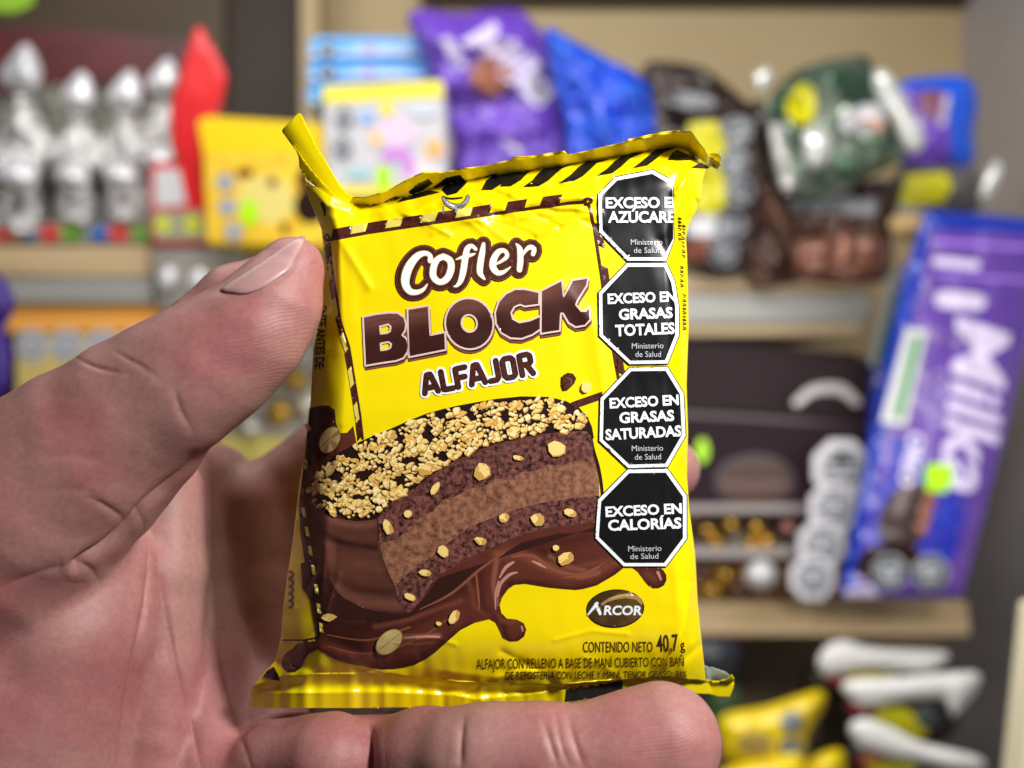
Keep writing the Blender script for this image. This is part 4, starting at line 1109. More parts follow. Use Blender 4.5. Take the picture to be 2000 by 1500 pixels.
prism('back_panel', rect(-700, 561, 1990, 1100), .88, .02, M2('shaded_board', (92, 80, 68), .6), shelf)
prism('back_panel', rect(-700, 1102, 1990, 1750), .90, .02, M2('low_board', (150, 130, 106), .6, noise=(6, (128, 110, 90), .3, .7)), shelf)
prism('upright', rect(586, -260, 622, 560), .80, .03, WALL, shelf)
prism('shelf_board', rect(500, 541, 1712, 572), .62, .26, WOOD, shelf)
prism('price_rail', rect(500, 574, 1700, 630), .615, .006, RAIL, shelf)
prism('shelf_lip', rect(500, 632, 1706, 655), .62, .26, WOOD, shelf)
prism('shelf_board', rect(-500, 480, 296, 540), .60, .26, WOOD, shelf)
prism('price_rail', rect(-500, 543, 300, 592), .595, .006, RAIL, shelf)
prism('orange_rail', rect(-500, 594, 310, 650), .60, .20, ORNG, shelf)
prism('shelf_board', rect(-500, 1178, 1892, 1205), .62, .26, WOOD, shelf)
prism('shelf_lip', rect(-500, 1207, 1896, 1242), .618, .26, WOOD, shelf)
prism('top_board', rect(820, -90, 1990, -4), .84, .018, DARK, shelf)
sp = mesh_obj('side_panel', [(x, y, z) for x in (.425, .437) for y in (.42, .92) for z in (-.50, .42)],
              [(0, 1, 3, 2), (4, 6, 7, 5), (0, 4, 5, 1), (2, 3, 7, 6), (0, 2, 6, 4), (1, 5, 7, 3)], METL, shelf, smooth=False)
post = prism('door_post', [(2034, 1190), (2100, 1190), (2050, 1620), (1990, 1620)], .44, .02, POST); tag(post, 'cream upright post cut off by the bottom right corner', 'post')

# --- foil figures in a red display box, upper left
RED = M2('red_card', (212, 34, 40), .35); DRED = M2('maroon_card', (92, 26, 34), .5, noise=(40, (60, 24, 28), .4, .7))
SILV = M2('silver_foil', (236, 236, 236), .2, metal=.85, bump=(120, .9, .004, 1)); SIL2 = M2('dull_foil', (150, 150, 140), .32, metal=.7, bump=(130, .9, .004, 1))
CAPW = M2('white_foil', (232, 234, 240), .35, metal=.3, bump=(120, .3, .001))
box = thing('display_box', 'red card display box with wavy cut side holding silver foil figures', 'display box', at(180, 478, .66))
prism('back_card', [(-90, 50), (200, 62), (385, 78), (395, 476), (-90, 476)], .70, .004, DRED, box)
sd, _ = bag('side_card', [(356, 130), (385, 52), (404, 72), (436, 130), (442, 160), (424, 230), (408, 290), (400, 330), (424, 400), (436, 478), (392, 478), (366, 345), (338, 290), (334, 210)], .60, .002, RED, box, soft=10, wr=.0002)
prism('foil_backing', [(-90, 210), (120, 160), (340, 200), (352, 440), (-90, 440)], .69, .002, SIL2, box)
fs = prism('front_strip', rect(-90, 430, 292, 478), .604, .002, M2('clear_strip', (150, 150, 140), .3), box)
pr = Print(flat(.604), base=6e-4, gap=4e-5)
rr = random.Random(3)
for k, (cx, col) in enumerate(zip((12, 52, 98, 140, 198, 232, 276), ((190, 60, 56), (70, 110, 160), (196, 66, 60), (110, 160, 60), (60, 100, 170), (196, 70, 64), (110, 150, 70)))):
    fan(pr, blob(cx, 455, 24, 18, 12), M2('dot_' + 'abcdefg'[k], col, .4))
pr.build('front_print', box)
heads = ((40, 100, 1.25, 0), (150, 150, 1.0, 1), (243, 148, 1.0, 2), (318, 124, .95, 3))
names = ('largest silver foil figure at the left edge of the red display box', 'silver foil figure second from the left in the red box', 'silver foil figure third from the left in the red box', 'silver foil figure beside the wavy red card')
for cx, y, k, i in heads:
    t = thing('foil_figure', names[i], 'sweet', at(cx, 470, .64), 'silver foil figures in the red display box')
    bag('cap', [(cx + 14, y - 12 * k), (cx + 34 * k, y + 30 * k), (cx + 24 * k, y + 62 * k), (cx - 22 * k, y + 60 * k), (cx - 34 * k, y + 36 * k), (cx - 10 * k, y + 4)], .625, .012, CAPW, t, soft=22, wr=.0006, seed=i, step=8)
    bag('body', [(cx - 20 * k, y + 58 * k), (cx + 18 * k, y + 58 * k), (cx + 22 * k, y + 88 * k), (cx + 50 * k, y + 130 * k), (cx + 46 * k, y + 170 * k), (cx + 30 * k, y + 214 * k), (cx + 40 * k, y + 250 * k), (cx + 40 * k, 440), (cx + 30, 462), (cx - 40, 462), (cx - 46 * k, 440),
                 (cx - 44 * k, y + 250 * k), (cx - 34 * k, y + 214 * k), (cx - 52 * k, y + 180 * k), (cx - 48 * k, y + 130 * k), (cx - 24 * k, y + 90 * k)], .632, .016, SILV, t, soft=24, wr=.0042, seed=i + 5, step=8)
for cx, y, k, i in heads:
    pt = [o for o in COL.objects if o.get('label') == names[i]][0]
    bag('highlight_lump', blob(cx - 8, y + 196 * k, 34 * k, 26 * k, 14, .2, .06, i), .606, .012, CAPW, pt, soft=16, wr=.001, seed=i + 9, step=8, curve=False)  # pale lumps added as the bright highlights on the foil bodies
    if i < 3: bag('highlight_lump', blob(cx - 2, y + 276 * k, 30 * k, 22 * k, 14, .2, .06, i + 4), .606, .012, SILV, pt, soft=16, wr=.0016, seed=i + 19, step=8, curve=False)
for k in range(16):
    cx, cy = -20 + (k % 8) * 42 + (k // 8) * 20 + rr.uniform(-8, 8), 290 + (k // 8) * 70 + (k % 3) * 22
    o, _ = bag('foil_sweet', blob(cx, cy, 26, 34, 12, rr.uniform(0, 2), .12, k), .655, .012, SIL2, None, soft=16, wr=.002, seed=k, step=8, curve=False)
    tag(o, 'dull silver foil sweet packed between the foil figures', 'sweet', 'dull silver sweets in the red display box')
tg = prism('price_tag', [(-30, -40), (70, -30), (66, 10), (30, 26), (-30, 22)], .58, .001, M2('green_tag', (120, 160, 20), .4)); tag(tg, 'green price tag hanging in the top left corner', 'price tag')

# --- small red edged box and clear tub
GRN = M2('lime_sticker', (176, 236, 10), .4); WCD = M2('white_card', (202, 202, 208), .4)
b = prism('sweet_box', [(292, 318), (392, 320), (424, 478), (296, 478)], .59, .03, RED); tag(b, 'small red edged white box beside the yellow box', 'box')
pr = Print(flat(.59), base=6e-4, gap=4e-5)
fan(pr, [(302, 330), (350, 330), (364, 400), (304, 404)], WCD); fan(pr, [(300, 412), (395, 410), (408, 470), (302, 470)], M2('grey_card', (150, 150, 128), .4)); fan(pr, blob(318, 438, 17, 15), M2('lime_print', (198, 206, 60), .4)); fan(pr, blob(376, 438, 17, 18), M2('lime_print', (198, 206, 60), .4))
pr.build('box_print', b)
tub = prism('clear_tub', [(292, 486), (470, 486), (452, 604), (310, 604)], .585, .05, M2('cloudy_plastic', (158, 152, 146), .25, noise=(30, (128, 124, 116), .3, .7))); tag(tub, 'cloudy plastic tub below the red edged box', 'tub')
for i, (cx, cy) in enumerate(((326, 545), (386, 548))):
    o, _ = bag('white_sweet', blob(cx, cy, 17, 26, 14, .4), .582, .008, CAPW, None, soft=12, wr=.0003, step=7, curve=False)
    tag(o, ('left', 'right')[i] + ' one of the two white oval sweets in the cloudy tub', 'sweet')

def on(parent, pr, name='print'):
    """printed shapes as a part of a thing that is one mesh or an Empty"""
    return mesh_obj(name, np.concatenate(pr.V), pr.F, pr.mats, parent, pr.M, False)

# --- yellow box
yb = thing('snack_box', 'yellow card box with brown spots and lime sticker left of the packet corner', 'box', at(510, 480, .57))
YCD = M2('yellow_card', (238, 204, 8), .4)
prism('carton', [(384, 236), (402, 226), (640, 242), (652, 482), (404, 476), (396, 300)], .57, .05, YCD, yb)
pr = Print(flat(.57), base=6e-4, gap=4e-5)
fan(pr, [(400, 300), (640, 300), (650, 478), (404, 472)], M2('amber_print', (226, 176, 40), .4, noise=(60, (240, 206, 60), .4, .6)))
fan(pr, blob(520, 390, 60, 46, 16, 0, .15, 3), M2('straw_print', (224, 208, 120), .4)); fan(pr, blob(478, 338, 16, 10), BRN); fan(pr, blob(532, 356, 10, 10), BRN); fan(pr, blob(612, 350, 34, 30), BRN); fan(pr, blob(606, 402, 32, 36), DRK); fan(pr, blob(556, 446, 8, 13), BRN)
seals(pr, [(440, 356), (444, 404), (456, 452)], 20, GRY, GRY); fan(pr, blob(487, 416, 17, 27), GRN)
on(yb, pr)

# --- light blue packets and pastel box
for i, (y0, y1, lb) in enumerate(((68, 112, 'topmost'), (114, 156, 'middle'), (158, 204, 'lowest'))):
    t = thing('blue_packet', lb + ' of three light blue packets stacked behind the pastel box', 'packet', at(720, y1, .66), 'light blue packets in a stack')
    prism('wrapper', [(604 - i * 2, y0), (836 + i * 3, y0 + 3), (840 + i * 3, y1), (600 - i * 2, y1)], .655 - i * .01, .05, M2('sky_card', (70, 160, 232), .35), t, .003)
    pr = Print(flat(.655 - i * .01), base=6e-4, gap=4e-5)
    fan(pr, rect(690, y0 + 22, 800, y1 - 4), M2('ice_print', (186, 210, 244), .4)); fan(pr, rect(604, y1 - 12, 830, y1 - 3), M2('ice_print', (186, 210, 244), .4)); fan(pr, octa(640, y1 - 14, 17), BLK); fan(pr, octa(640, y1 - 14, 11), GRY); fan(pr, blob(722, y1 - 16, 10, 8), M2('rose_print', (190, 130, 190), .4))
    on(t, pr)
t = thing('pastel_box', 'white box with rainbow print, yellow top and two black octagons', 'box', at(750, 384, .56))
prism('carton', [(628, 166), (866, 154), (874, 384), (640, 388)], .56, .04, WCD, t, .002)
pr = Print(flat(.56), base=6e-4, gap=4e-5)
fan(pr, [(630, 168), (864, 157), (865, 190), (632, 202)], M2('lemon_print', (236, 222, 70), .4)); fan(pr, rect(640, 362, 870, 384), M2('lemon_print', (236, 222, 70), .4))
seals(pr, [(672, 232), (669, 290)], 27, WCD, M2('slate_print', (66, 76, 84), .4), .85)
for cx, cy, rx, ry, c in ((716, 228, 18, 14, (150, 180, 230)), (755, 213, 14, 13, (232, 224, 50)), (772, 258, 44, 30, (226, 200, 226)), (735, 270, 14, 16, (240, 200, 150)), (848, 290, 18, 18, (240, 180, 110)), (700, 338, 24, 12, (160, 205, 210)), (820, 340, 34, 30, (232, 214, 218)), (825, 215, 30, 14, (200, 210, 226))):
    fan(pr, blob(cx, cy, rx, ry, 14), M2('pastel_%d' % (cx % 97), c, .4))
pr.stroke([(752, 326, 16), (756, 306, 16), (776, 296, 16), (796, 308, 16), (800, 336, 16)], M2('blue_arc', (160, 170, 230), .4), extra=4, step=8); pr.stroke([(752, 326, 14), (756, 306, 14), (776, 296, 14), (796, 308, 14), (800, 336, 14)], M2('pink_arc', (222, 120, 216), .4), step=8)
fan(pr, blob(749, 345, 15, 26), GRN)
on(t, pr)

# --- purple and blue bags
PUR = M2('purple_film', (112, 72, 196), .3, coat=.3, noise=(30, (92, 58, 170), .4, .7), bump=(60, .9, .003, 1))
t = thing('purple_bag', 'crumpled purple chocolate bag with white lettering and brown picture', 'bag', at(980, 340, .62))
_, f = bag('wrapper', [(800, 24), (900, 26), (1000, 16), (1048, 50), (1076, 100), (1082, 160), (1112, 230), (1104, 330), (1040, 372), (880, 372), (884, 290), (866, 210), (846, 160), (818, 100)], .63, .022, PUR, t, soft=26, wr=.0045, seed=3)
pr = Print(f, base=1.6e-3, gap=1e-4)
LIL = M2('lilac_print', (214, 204, 236), .4)
pr.text('Milka', LIL, 908, 82, 1052, 206, 64, bold=.05, slant=.3)
fan(pr, blob(960, 150, 44, 42, 18, .3, .08, 2), M2('cocoa_print', (138, 84, 64), .4)); pr.stroke([(872, 80, 18), (890, 110, 22), (902, 125, 16)], LIL, step=8); pr.stroke([(985, 276, 12), (1010, 292, 14)], LIL, step=8); pr.stroke([(1040, 150, 18), (1056, 190, 22)], GRY, step=8)
on(t, pr)
BLU = M2('blue_film', (14, 62, 206), .3, coat=.3, noise=(70, (30, 96, 224), .4, .65), bump=(80, .9, .003, 1))
o, f = bag('blue_bag', [(1066, 56), (1110, 74), (1180, 112), (1266, 168), (1276, 300), (1180, 330), (1108, 320), (1104, 250), (1078, 150)], .60, .016, BLU, None, soft=26, wr=.004, seed=8); tag(o, 'bright blue film bag between the purple bag and dark bags', 'bag')

# --- dark bags
DFB = M2('dark_brown_film', (44, 34, 32), .28, coat=.4, noise=(40, (70, 52, 46), .45, .7), bump=(70, .9, .003, 1)); COP = M2('cocoa_film', (70, 44, 34), .25, metal=.25, coat=.4, noise=(30, (104, 70, 52), .45, .7), bump=(60, .9, .004, 1))
t = thing('dark_bag', 'dark brown bag with grey lettering against the tan back board', 'bag', at(1350, 280, .64))
_, f = bag('wrapper', [(1258, 128), (1300, 120), (1372, 132), (1420, 166), (1466, 214), (1480, 300), (1400, 330), (1270, 300), (1252, 190)], .65, .018, DFB, t, soft=26, wr=.0045, seed=4)
pr = Print(f, base=1.5e-3, gap=1e-4); fan(pr, blob(1348, 196, 50, 17, 16, .15), GRY); fan(pr, blob(1275, 234, 14, 12), M2('mustard_print', (160, 150, 50), .4)); on(t, pr)
t = thing('black_packet', 'black packet with yellow print and a slanting column of grey octagons', 'packet', at(1420, 520, .60))
_, f = bag('wrapper', [(1346, 236), (1420, 210), (1500, 204), (1524, 300), (1500, 420), (1476, 530), (1336, 520), (1330, 330)], .61, .014, DFB, t, wr=.003, seed=6)
pr = Print(f, base=1.5e-3, gap=1e-4); BYL = M2('acid_print', (206, 200, 20), .4)
fan(pr, [(1345, 240), (1400, 236), (1420, 290), (1404, 330), (1432, 380), (1400, 420), (1340, 412)], BYL); fan(pr, rect(1338, 420, 1402, 462), WCD); fan(pr, rect(1336, 468, 1394, 510), M2('cocoa_print', (138, 84, 64), .4))
seals(pr, [(1440, 256), (1432, 318), (1444, 372), (1426, 436), (1412, 492)], 31, GRY, M2('slate_print', (66, 76, 84), .4)); on(t, pr)
t = thing('cocoa_packet', 'glossy dark brown packet standing under the green silver bag', 'packet', at(1600, 548, .60))
_, f = bag('wrapper', [(1474, 352), (1600, 368), (1740, 356), (1744, 470), (1730, 548), (1600, 545), (1470, 560), (1462, 450)], .61, .016, COP, t, wr=.005, seed=9)
pr = Print(f, base=1.5e-3, gap=1e-4)
for k in range(5): fan(pr, octa(1560 + k * 34, 396 + k * 2, 20), GRY)
on(t, pr)
o, f = bag('cocoa_packet', [(1560, 470), (1640, 455), (1724, 470), (1726, 540), (1640, 556), (1556, 540)], .585, .014, M2('copper_film', (120, 78, 62), .22, metal=.5, coat=.4, bump=(60, .9, .004, 1)), None, wr=.002, seed=12); tag(o, 'small copper brown packet lying in front of the glossy dark packet', 'packet')
GRS = M2('green_silver_foil', (160, 174, 158), .22, metal=.6, noise=(26, (66, 104, 84), .42, .6), bump=(40, .9, .006, 1))
t = thing('green_bag', 'shiny green and silver foil bag with orange and yellow print', 'bag', at(1620, 380, .59))
_, f = bag('wrapper', [(1496, 214), (1520, 170), (1566, 132), (1640, 112), (1694, 110), (1712, 150), (1764, 230), (1772, 300), (1700, 346), (1600, 392), (1530, 380), (1508, 290)], .595, .024, GRS, t, soft=30, wr=.006, seed=14)
pr = Print(f, base=1.6e-3, gap=1e-4)
fan(pr, blob(1566, 204, 30, 42, 14, .2, .1, 1), BYL); fan(pr, blob(1664, 168, 44, 36, 14, .4, .1, 2), M2('forest_print', (38, 70, 54), .4)); fan(pr, blob(1690, 232, 50, 28, 14, -.3), WCD); fan(pr, blob(1704, 244, 28, 13), M2('orange_print', (216, 130, 70), .4))
on(t, pr)
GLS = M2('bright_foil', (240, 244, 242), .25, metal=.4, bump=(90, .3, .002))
bag('foil_seam_and_glint', [(1706, 140), (1736, 140), (1766, 190), (1806, 262), (1796, 298), (1768, 292), (1740, 230), (1708, 180)], .572, .008, GLS, t, soft=10, wr=.001, seed=2)
bag('foil_seam_and_glint', [(1572, 256), (1606, 250), (1628, 280), (1612, 316), (1586, 330), (1570, 300)], .565, .008, GLS, t, soft=10, wr=.001, seed=3)  # not a seam: foil patch added as the bag's white glossy highlight
bag('foil_seam_and_glint', [(1504, 240), (1530, 250), (1548, 320), (1552, 370), (1530, 376), (1512, 320)], .572, .008, SILV, t, soft=10, wr=.001, seed=4)
bag('foil_seam_and_glint', [(1474, 150), (1492, 132), (1508, 140), (1500, 170), (1482, 180)], .60, .004, GLS, t, soft=8, wr=.001, seed=4)
t = thing('blue_bag', 'blue bag with purple middle at the grey side of the shelf', 'bag', at(1830, 328, .66))
_, f = bag('wrapper', [(1756, 166), (1800, 152), (1882, 150), (1908, 184), (1900, 260), (1892, 326), (1766, 330), (1750, 240)], .66, .014, M2('azure_film', (20, 92, 232), .3, coat=.3), t, wr=.0012, seed=16)
pr = Print(f, base=1.4e-3, gap=1e-4); fan(pr, [(1764, 170), (1850, 180), (1858, 322), (1768, 324)], PUR); fan(pr, blob(1822, 206, 28, 32, 14), M2('cocoa_print', (138, 84, 64), .4)); pr.stroke([(1850, 190, 12), (1840, 240, 14)], LIL, step=8); on(t, pr)
t = thing('yellow_black_packet', 'small yellow and black packet above the tall purple bar', 'packet', at(1820, 420, .61))
_, f = bag('wrapper', [(1750, 334), (1860, 324), (1912, 340), (1910, 410), (1800, 424), (1744, 420)], .615, .01, M2('grey_film', (92, 88, 90), .35), t, soft=20, wr=.001, seed=18)
pr = Print(f, base=1.3e-3, gap=1e-4); fan(pr, [(1768, 342), (1848, 336), (1862, 366), (1840, 396), (1756, 402)], BYL); fan(pr, rect(1752, 404, 1812, 420), WCD); on(t, pr)
o, _ = bag('paper_twist', [(1740, 424), (1800, 420), (1806, 450), (1780, 474), (1742, 460)], .60, .008, M2('straw_paper', (196, 166, 112), .5), None, soft=12, wr=.001); tag(o, 'straw coloured twist of paper left of the purple bar top', 'wrapper')
o, _ = bag('silver_twist', [(1944, 312), (1960, 330), (1950, 360), (1930, 396), (1912, 392), (1920, 350)], .60, .006, GLS, None, soft=10, wr=.001); tag(o, 'thin silver wrapper end against the grey metal side', 'wrapper')

# --- tall purple bars leaning at the right
BED = M2('bar_blue_film', (6, 46, 164), .3, coat=.3); PU2 = M2('bar_purple_film', (106, 72, 166), .3, coat=.3, noise=(16, (84, 54, 146), .35, .7), bump=(40, .3, .003))
t = thing('chocolate_bar', 'tall purple bar with blue edge and large white script leaning right', 'chocolate bar', at(1760, 1168, .55))
bar_loop = [(1806, 410), (1920, 418), (2060, 432), (2030, 560), (1960, 860), (1876, 1168), (1640, 1168), (1672, 1000), (1728, 700), (1766, 540)]
_, f = bag('wrapper', bar_loop, .55, .008, BED, t, soft=30, wr=.0008, seed=20, curve=False)
pr = Print(f, base=1.2e-3, gap=8e-5)
fan(pr, [(1820, 448), (2050, 460), (2024, 590), (1962, 850), (1878, 1162), (1668, 1162), (1700, 1000), (1764, 700), (1798, 560)], PU2)
fan(pr, [(1690, 1090), (1716, 960), (1748, 850), (1800, 860), (1806, 930), (1900, 900), (1880, 1050), (1840, 1130), (1680, 1130)], M2('navy_print', (34, 50, 170), .35))
pr.stroke([(1830, 472, 8), (2030, 486, 8)], M2('pale_purple_print', (166, 128, 238), .35), smooth=False, step=14); pr.stroke([(1830, 536, 6), (2020, 548, 6)], M2('pale_purple_print', (166, 128, 238), .35), smooth=False, step=14)
pr.stroke([(1830, 510, 18), (1904, 518, 20)], LIL, smooth=False, step=12); pr.stroke([(1842, 584, 34), (1908, 590, 34)], LIL, smooth=False, step=12)
# script running down the bar
S = lambda pts: [(x, y, w) for x, y, w in pts]
pr.text('Milka', LIL, 1872, 622, 1836, 952, 104, bold=.022, slant=.22)
fan(pr, blob(1770, 1010, 70, 50, 18, -1.1, .08, 6), M2('cocoa_dark_print', (60, 44, 44), .35)); pr.stroke([(1800, 1030, 24), (1820, 960, 22), (1826, 930, 16)], M2('cocoa_print', (138, 84, 64), .4), step=8); pr.stroke([(1752, 1000, 18), (1780, 930, 20)], M2('taupe_print', (120, 104, 104), .4), step=8)
pr.text('OREO', LIL, 1778, 846, 1756, 944, 28, bold=.05)
fan(pr, [(1806, 916), (1818, 904), (1858, 908), (1862, 940), (1846, 962), (1808, 958)], GRN)
fan(pr, blob(1735, 1098, 66, 40, 18, -.2), DRK); seals(pr, [(1738, 1118), (1818, 1118)], 38, GRY, M2('slate_print', (66, 76, 84), .4)); fan(pr, [(1650, 1150), (1700, 1140), (1720, 1166), (1650, 1166)], LIL)
on(t, pr)
t = thing('chocolate_bar', 'dark blue bar with green and white label behind the purple bar', 'chocolate bar', at(1720, 1160, .59))
_, f = bag('wrapper', [(1760, 520), (1830, 480), (1812, 700), (1700, 1100), (1640, 1150), (1690, 860), (1700, 720)], .585, .008, M2('deep_blue_film', (20, 34, 120), .3, coat=.3), t, soft=24, wr=.0006, seed=23, curve=False)
on_label = prism('price_label', [(1770, 640), (1812, 644), (1770, 832), (1720, 824)], .538, .001, WCD, t, .0003)
pr = Print(flat(.538), base=5e-4, gap=5e-5); fan(pr, [(1784, 656), (1800, 658), (1762, 818), (1744, 814)], M2('green_print', (48, 140, 70), .4)); on(t, pr, 'label_print')
prism('price_label', [(1738, 530), (1772, 540), (1742, 730), (1696, 712)], .572, .001, M2('label_grey', (112, 116, 116), .4), t, .0003)
pr = Print(flat(.572), base=5e-4, gap=5e-5); fan(pr, [(1752, 570), (1766, 574), (1736, 716), (1712, 706)], M2('deep_green_print', (30, 84, 48), .4)); on(t, pr, 'label_print')

# --- maroon chocolate box on the lower shelf
MAR = M2('maroon_box_card', (46, 35, 39), .65, spec=.15, noise=(10, (42, 31, 35), .3, .7)); LED = M2('grey_tray', (158, 150, 148), .35)
t = thing('chocolate_box', 'large dark maroon box with oval emblem and clear lower window', 'box', at(1500, 1176, .60))
prism('lid', [(1250, 655), (1690, 690), (1712, 720), (1738, 830), (1250, 800)], .62, .10, MAR, t, .004)
prism('front_panel', [(1250, 802), (1736, 832), (1700, 985), (1250, 985)], .605, .10, M2('maroon_front_card', (40, 25, 33), .65, spec=.15), t, .002)
prism('tray', [(1250, 987), (1690, 987), (1690, 1002), (1250, 1002)], .60, .10, LED, t, .001); prism('tray', [(1250, 1072), (1670, 1072), (1670, 1090), (1250, 1090)], .598, .10, LED, t, .001)
prism('tray_back', rect(1250, 1003, 1676, 1071), .64, .004, DARK, t, .001); prism('tray_back', rect(1250, 1091, 1660, 1176), .64, .004, M2('amber_tray', (150, 106, 62), .4), t, .001)
pr = Print(flat(.605), base=6e-4, gap=5e-5)
pr.stroke([(1300, 806, 10), (1500, 818, 10), (1720, 834, 10)], M2('rib_print', (62, 48, 52), .4), step=12); fan(pr, blob(1474, 940, 80, 54, 24), M2('rib_print', (62, 48, 52), .4)); fan(pr, blob(1474, 942, 68, 44, 24), M2('bronze_print', (70, 44, 32), .35)); pr.stroke([(1415, 946, 16), (1474, 950, 20), (1534, 946, 16)], M2('rose_tan_print', (96, 74, 72), .4), step=10)
fan(pr, blob(1372, 880, 12, 24), GRN)
on(t, pr)
h = Print(flat(.60), base=0); h.stroke([(1556, 786, 16), (1590, 762, 20), (1640, 760, 22), (1672, 784, 18)], M2('clear_handle', (176, 170, 170), .25)); on(t, h, 'handle')
SC = ((1644, 914, 60), (1630, 990, 52), (1606, 1062, 50), (1588, 1128, 48))
for i, (cx, cy, r) in enumerate(SC):
    prism('seal_sticker', octa(cx, cy, r, 1.02), .578 - i * .0012, .001, M2('strip_white', (206, 204, 210), .35), t, .0003)
    sl = Print(flat(.578 - i * .0012), base=7e-4, gap=6e-5)
    fan(sl, octa(cx, cy, r * .70, 1.02), M2('grey_seal_print', (150, 150, 158), .4)); fan(sl, octa(cx, cy, r * .62, 1.02), M2('dark_seal_print', (96, 100, 104), .4))
    for dy, w in ((-.3, .5), (-.05, .62), (.2, .5)): sl.stroke([(cx - r * w * .8, cy + r * dy, r * .13), (cx + r * w * .8, cy + r * dy, r * .13)], LGR, smooth=False, step=12)
    if i == 0: fan(sl, blob(cx, cy - 12, 24, 9), DRK)
    on(t, sl, 'seal_print')
GLD = M2('gold_foil', (226, 184, 84), .25, metal=.9, bump=(240, .5, .002))
for i, (cx, cy) in enumerate(((1382, 1036), (1428, 1024), (1440, 1056), (1478, 1030), (1500, 1056), (1400, 1058), (1540, 1030), (1352, 1010), (1470, 1062))):
    m_ = (GLD, GLD, SIL2, GLD, GLD, GLD, M2('rose_foil', (200, 140, 140), .3, metal=.6), COP, GLD)[i]
    o, _ = bag('foil_sweet', blob(cx, cy, 19, 17, 12), .61, .012, m_, None, soft=10, wr=.001, seed=i, step=7, curve=False, back=.01); tag(o, ('gold foil sweet lowest left in the window row of the maroon box', 'gold foil sweet touching the tray edge, second group from the left', 'dull silver foil sweet low in the middle of the maroon box window', 'gold foil sweet right of the middle near the window top', 'gold foil sweet right of the silver one at the window bottom', 'gold foil sweet at the window bottom left of the silver one', 'pink foil sweet beside the octagon stickers in the maroon box', 'dark cocoa foil sweet at the top left corner of the window', 'gold foil sweet just right of the dull silver one')[i], 'sweet', 'foil sweets in the maroon box window')
for i, (cx, cy) in enumerate(((1370, 1120), (1418, 1124), (1440, 1146), (1390, 1152))):
    o, _ = bag('cocoa_sweet', blob(cx, cy, 21, 18, 12), .61, .012, (COP, GLD)[i % 2], None, soft=10, wr=.001, seed=i, step=7, curve=False, back=.01); tag(o, ('cocoa foil sweet leftmost in the bottom row of the maroon box', 'gold foil sweet left of the white ball in the bottom row', 'cocoa foil sweet under the gold one in the bottom row', 'gold foil sweet lowest left in the bottom row')[i], 'sweet', 'sweets in the bottom row of the maroon box')
o, _ = bag('white_ball', blob(1486, 1124, 33, 30, 14), .60, .018, CAPW, None, soft=20, wr=.0002, step=8, curve=False, back=.01); tag(o, 'round white sweet in the bottom row of the maroon box', 'sweet')

# --- lower compartment: yellow and white topped packets
YFM = M2('yellow_snack_film', (240, 214, 20), .3, coat=.3, noise=(60, (224, 190, 30), .45, .65))
ylab = ('yellow packet with tan oval emblem standing beside the fingertip', 'yellow packet lying at the bottom edge right of the fingertip', 'small yellow packet end near the white topped packets')
for i, lp in enumerate(([(1410, 1398), (1500, 1378), (1600, 1348), (1612, 1378), (1576, 1440), (1562, 1492), (1430, 1494), (1404, 1450)], [(1396, 1516), (1480, 1484), (1562, 1474), (1580, 1530), (1560, 1590), (1400, 1600)], [(1580, 1486), (1636, 1462), (1652, 1482), (1640, 1530), (1580, 1540)])):
    t = thing('yellow_packet', ylab[i], 'packet', at(lp[0][0], 1560, .60), 'yellow packets on the bottom shelf')
    _, f = bag('wrapper', lp, .60 - i * .01, .012, YFM, t, soft=22, wr=.001, seed=30 + i)
    if i == 0:
        pr = Print(f, base=1.2e-3, gap=8e-5); fan(pr, blob(1474, 1452, 34, 24), M2('tan_emblem', (176, 148, 84), .4)); seals(pr, [(1546, 1410), (1544, 1462)], 24, GRY, M2('slate_print', (66, 76, 84), .4)); on(t, pr)
BKF = M2('black_snack_film', (38, 30, 32), .35, noise=(50, (62, 48, 46), .4, .7)); WTF = M2('white_end_film', (226, 226, 224), .4, bump=(60, .5, .003, 1))
wl = ('uppermost of the three black packets with white folded ends', 'middle black packet whose broad white end reaches the grey side', 'lowest black packet with its white end sloping down right')
W = (([(1596, 1296), (1612, 1262), (1650, 1250), (1700, 1264), (1850, 1274), (1836, 1300), (1800, 1316), (1700, 1306), (1640, 1318), (1612, 1322)], [(1640, 1300), (1850, 1290), (1850, 1350), (1700, 1360), (1630, 1336)], [(1690, 1318), (1640, 1326)]),
     ([(1648, 1330), (1760, 1322), (1904, 1312), (1912, 1340), (1886, 1380), (1858, 1402), (1842, 1366), (1750, 1372), (1690, 1382), (1656, 1362)], [(1662, 1360), (1850, 1350), (1866, 1430), (1780, 1462), (1670, 1412)], [(1745, 1410), (1680, 1380)]),
     ([(1658, 1416), (1690, 1402), (1740, 1420), (1800, 1450), (1900, 1474), (1926, 1492), (1900, 1516), (1800, 1492), (1720, 1478), (1672, 1452)], [(1668, 1450), (1860, 1470), (1880, 1560), (1700, 1580), (1660, 1500)], [(1740, 1494), (1702, 1484)]))
for i, (w_, b_, marks) in enumerate(W):
    t = thing('black_packet', wl[i], 'packet', at(1740, 1560, .60), 'white ended black packets on the bottom shelf')
    bag('folded_end', w_, .575 - i * .008, .006, WTF, t, soft=9, wr=.0005, seed=i)
    _, f = bag('wrapper', b_, .60 - i * .008, .012, BKF, t, soft=24, wr=.0008, seed=40 + i)
    pr = Print(f, base=1.2e-3, gap=8e-5)
    fan(pr, blob(marks[0][0] + 10, marks[0][1], 60, 30, 16, .2, .16, i), BYL); fan(pr, blob(marks[1][0], marks[1][1], 24, 13), M2('rose_red_print', (196, 60, 70), .4))
    if i: fan(pr, octa(1812, 1400 if i == 1 else 1505, 25), M2('slate_print', (66, 76, 84), .4))
    on(t, pr)
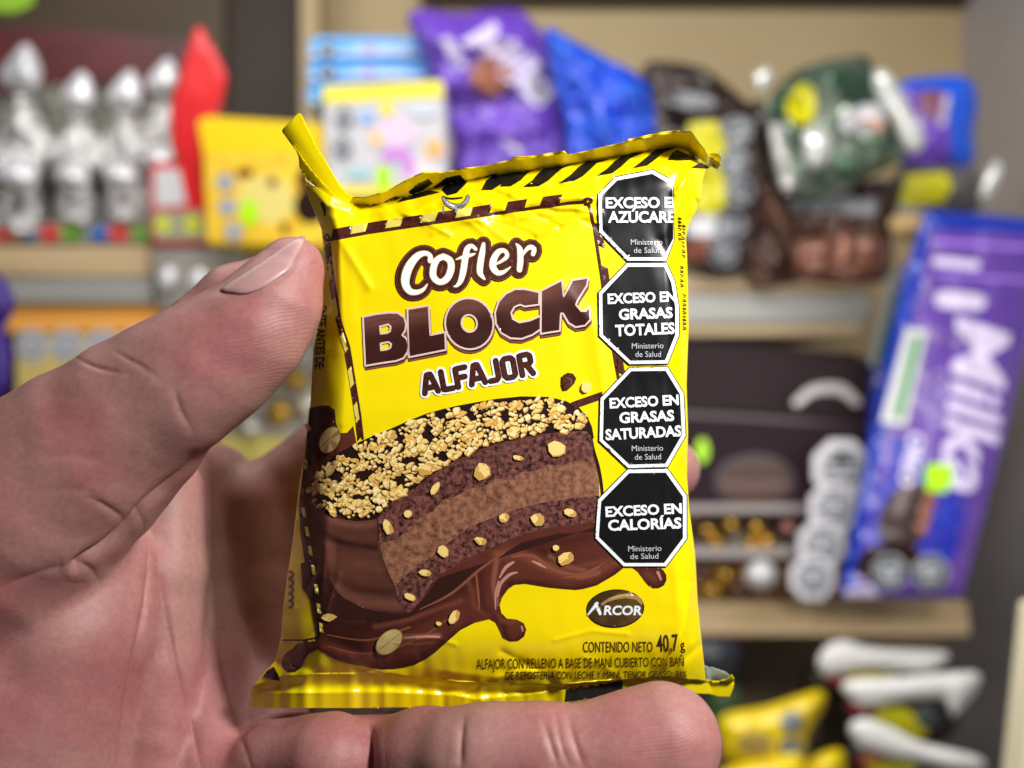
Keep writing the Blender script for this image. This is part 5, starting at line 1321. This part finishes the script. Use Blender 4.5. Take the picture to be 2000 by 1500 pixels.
o, f = bag('navy_packet', [(1330, 1246), (1436, 1250), (1442, 1300), (1420, 1330), (1330, 1330)], .62, .012, M2('navy_film', (44, 46, 56), .35), None, soft=20, wr=.001); tag(o, 'dark navy packet under the lower shelf board beside the held packet', 'packet')
o, f = bag('dark_snack_bag', [(1560, 1330), (1650, 1262), (1700, 1330), (1680, 1480), (1640, 1540), (1570, 1520), (1600, 1420)], .66, .014, M2('olive_brown_film', (52, 42, 30), .4), None, soft=26, wr=.001); tag(o, 'dark olive brown bag between yellow and white ended packets', 'bag')
o, f = bag('green_packet', [(1380, 1350), (1440, 1340), (1446, 1400), (1390, 1440)], .64, .01, M2('dull_green_film', (70, 96, 60), .4), None, soft=18, wr=.001); tag(o, 'dull green packet just behind the held packet lower corner', 'packet')

# --- left, under the orange rail, and what shows between thumb and packet
t = thing('octagon_carton', 'pale yellow carton with a row of grey octagons under the orange rail', 'carton', at(180, 780, .60))
prism('carton', rect(28, 652, 420, 790), .60, .06, M2('straw_card', (204, 184, 112), .45), t, .002)
pr = Print(flat(.60), base=6e-4, gap=5e-5); seals(pr, [(62, 674), (130, 674), (200, 674), (268, 674)], 34, LGR, GRY); on(t, pr)
o, _ = bag('purple_packet', [(-60, 520), (0, 536), (30, 596), (12, 640), (24, 704), (4, 780), (-60, 790)], .50, .01, M2('deep_purple_film', (58, 34, 128), .35), None, soft=24, wr=.001); tag(o, 'dark purple packet cut off by the left edge', 'packet')
t = prism('foil_tray', rect(420, 655, 700, 900), .66, .05, M2('grey_tray_card', (150, 148, 140), .4, noise=(40, (176, 176, 178), .4, .6))); tag(t, 'grey tray of foil sweets seen between thumb and packet', 'tray')
t2 = prism('shelf_strip', rect(420, 852, 700, 905), .645, .01, M2('straw_strip', (196, 184, 96), .5)); tag(t2, 'straw yellow strip under the grey foil tray', 'strip')
for i, (cx, cy, r, m_) in enumerate(((545, 806, 27, GLD), (578, 742, 24, GLD), (604, 792, 30, SILV), (490, 838, 22, SILV), (560, 690, 24, SIL2), (632, 730, 26, SILV), (516, 760, 20, SIL2))):
    o, _ = bag('foil_sweet', blob(cx, cy, r, r, 12), .64, .014, m_, None, soft=12, wr=.001, seed=i, step=8, curve=False)
    tag(o, ('large gold foil sweet low between thumb and packet', 'gold foil sweet higher up between thumb and packet', 'bright silver sweet touching the packet edge in the gap', 'silver sweet at the straw strip under the thumb', 'dull silver sweet just under the thumb pad', 'silver sweet mostly behind the packet side', 'dull silver sweet left of the gold ones in the gap')[i], 'sweet', ('gold' if m_ is GLD else 'silver') + ' foil sweets in the grey tray')
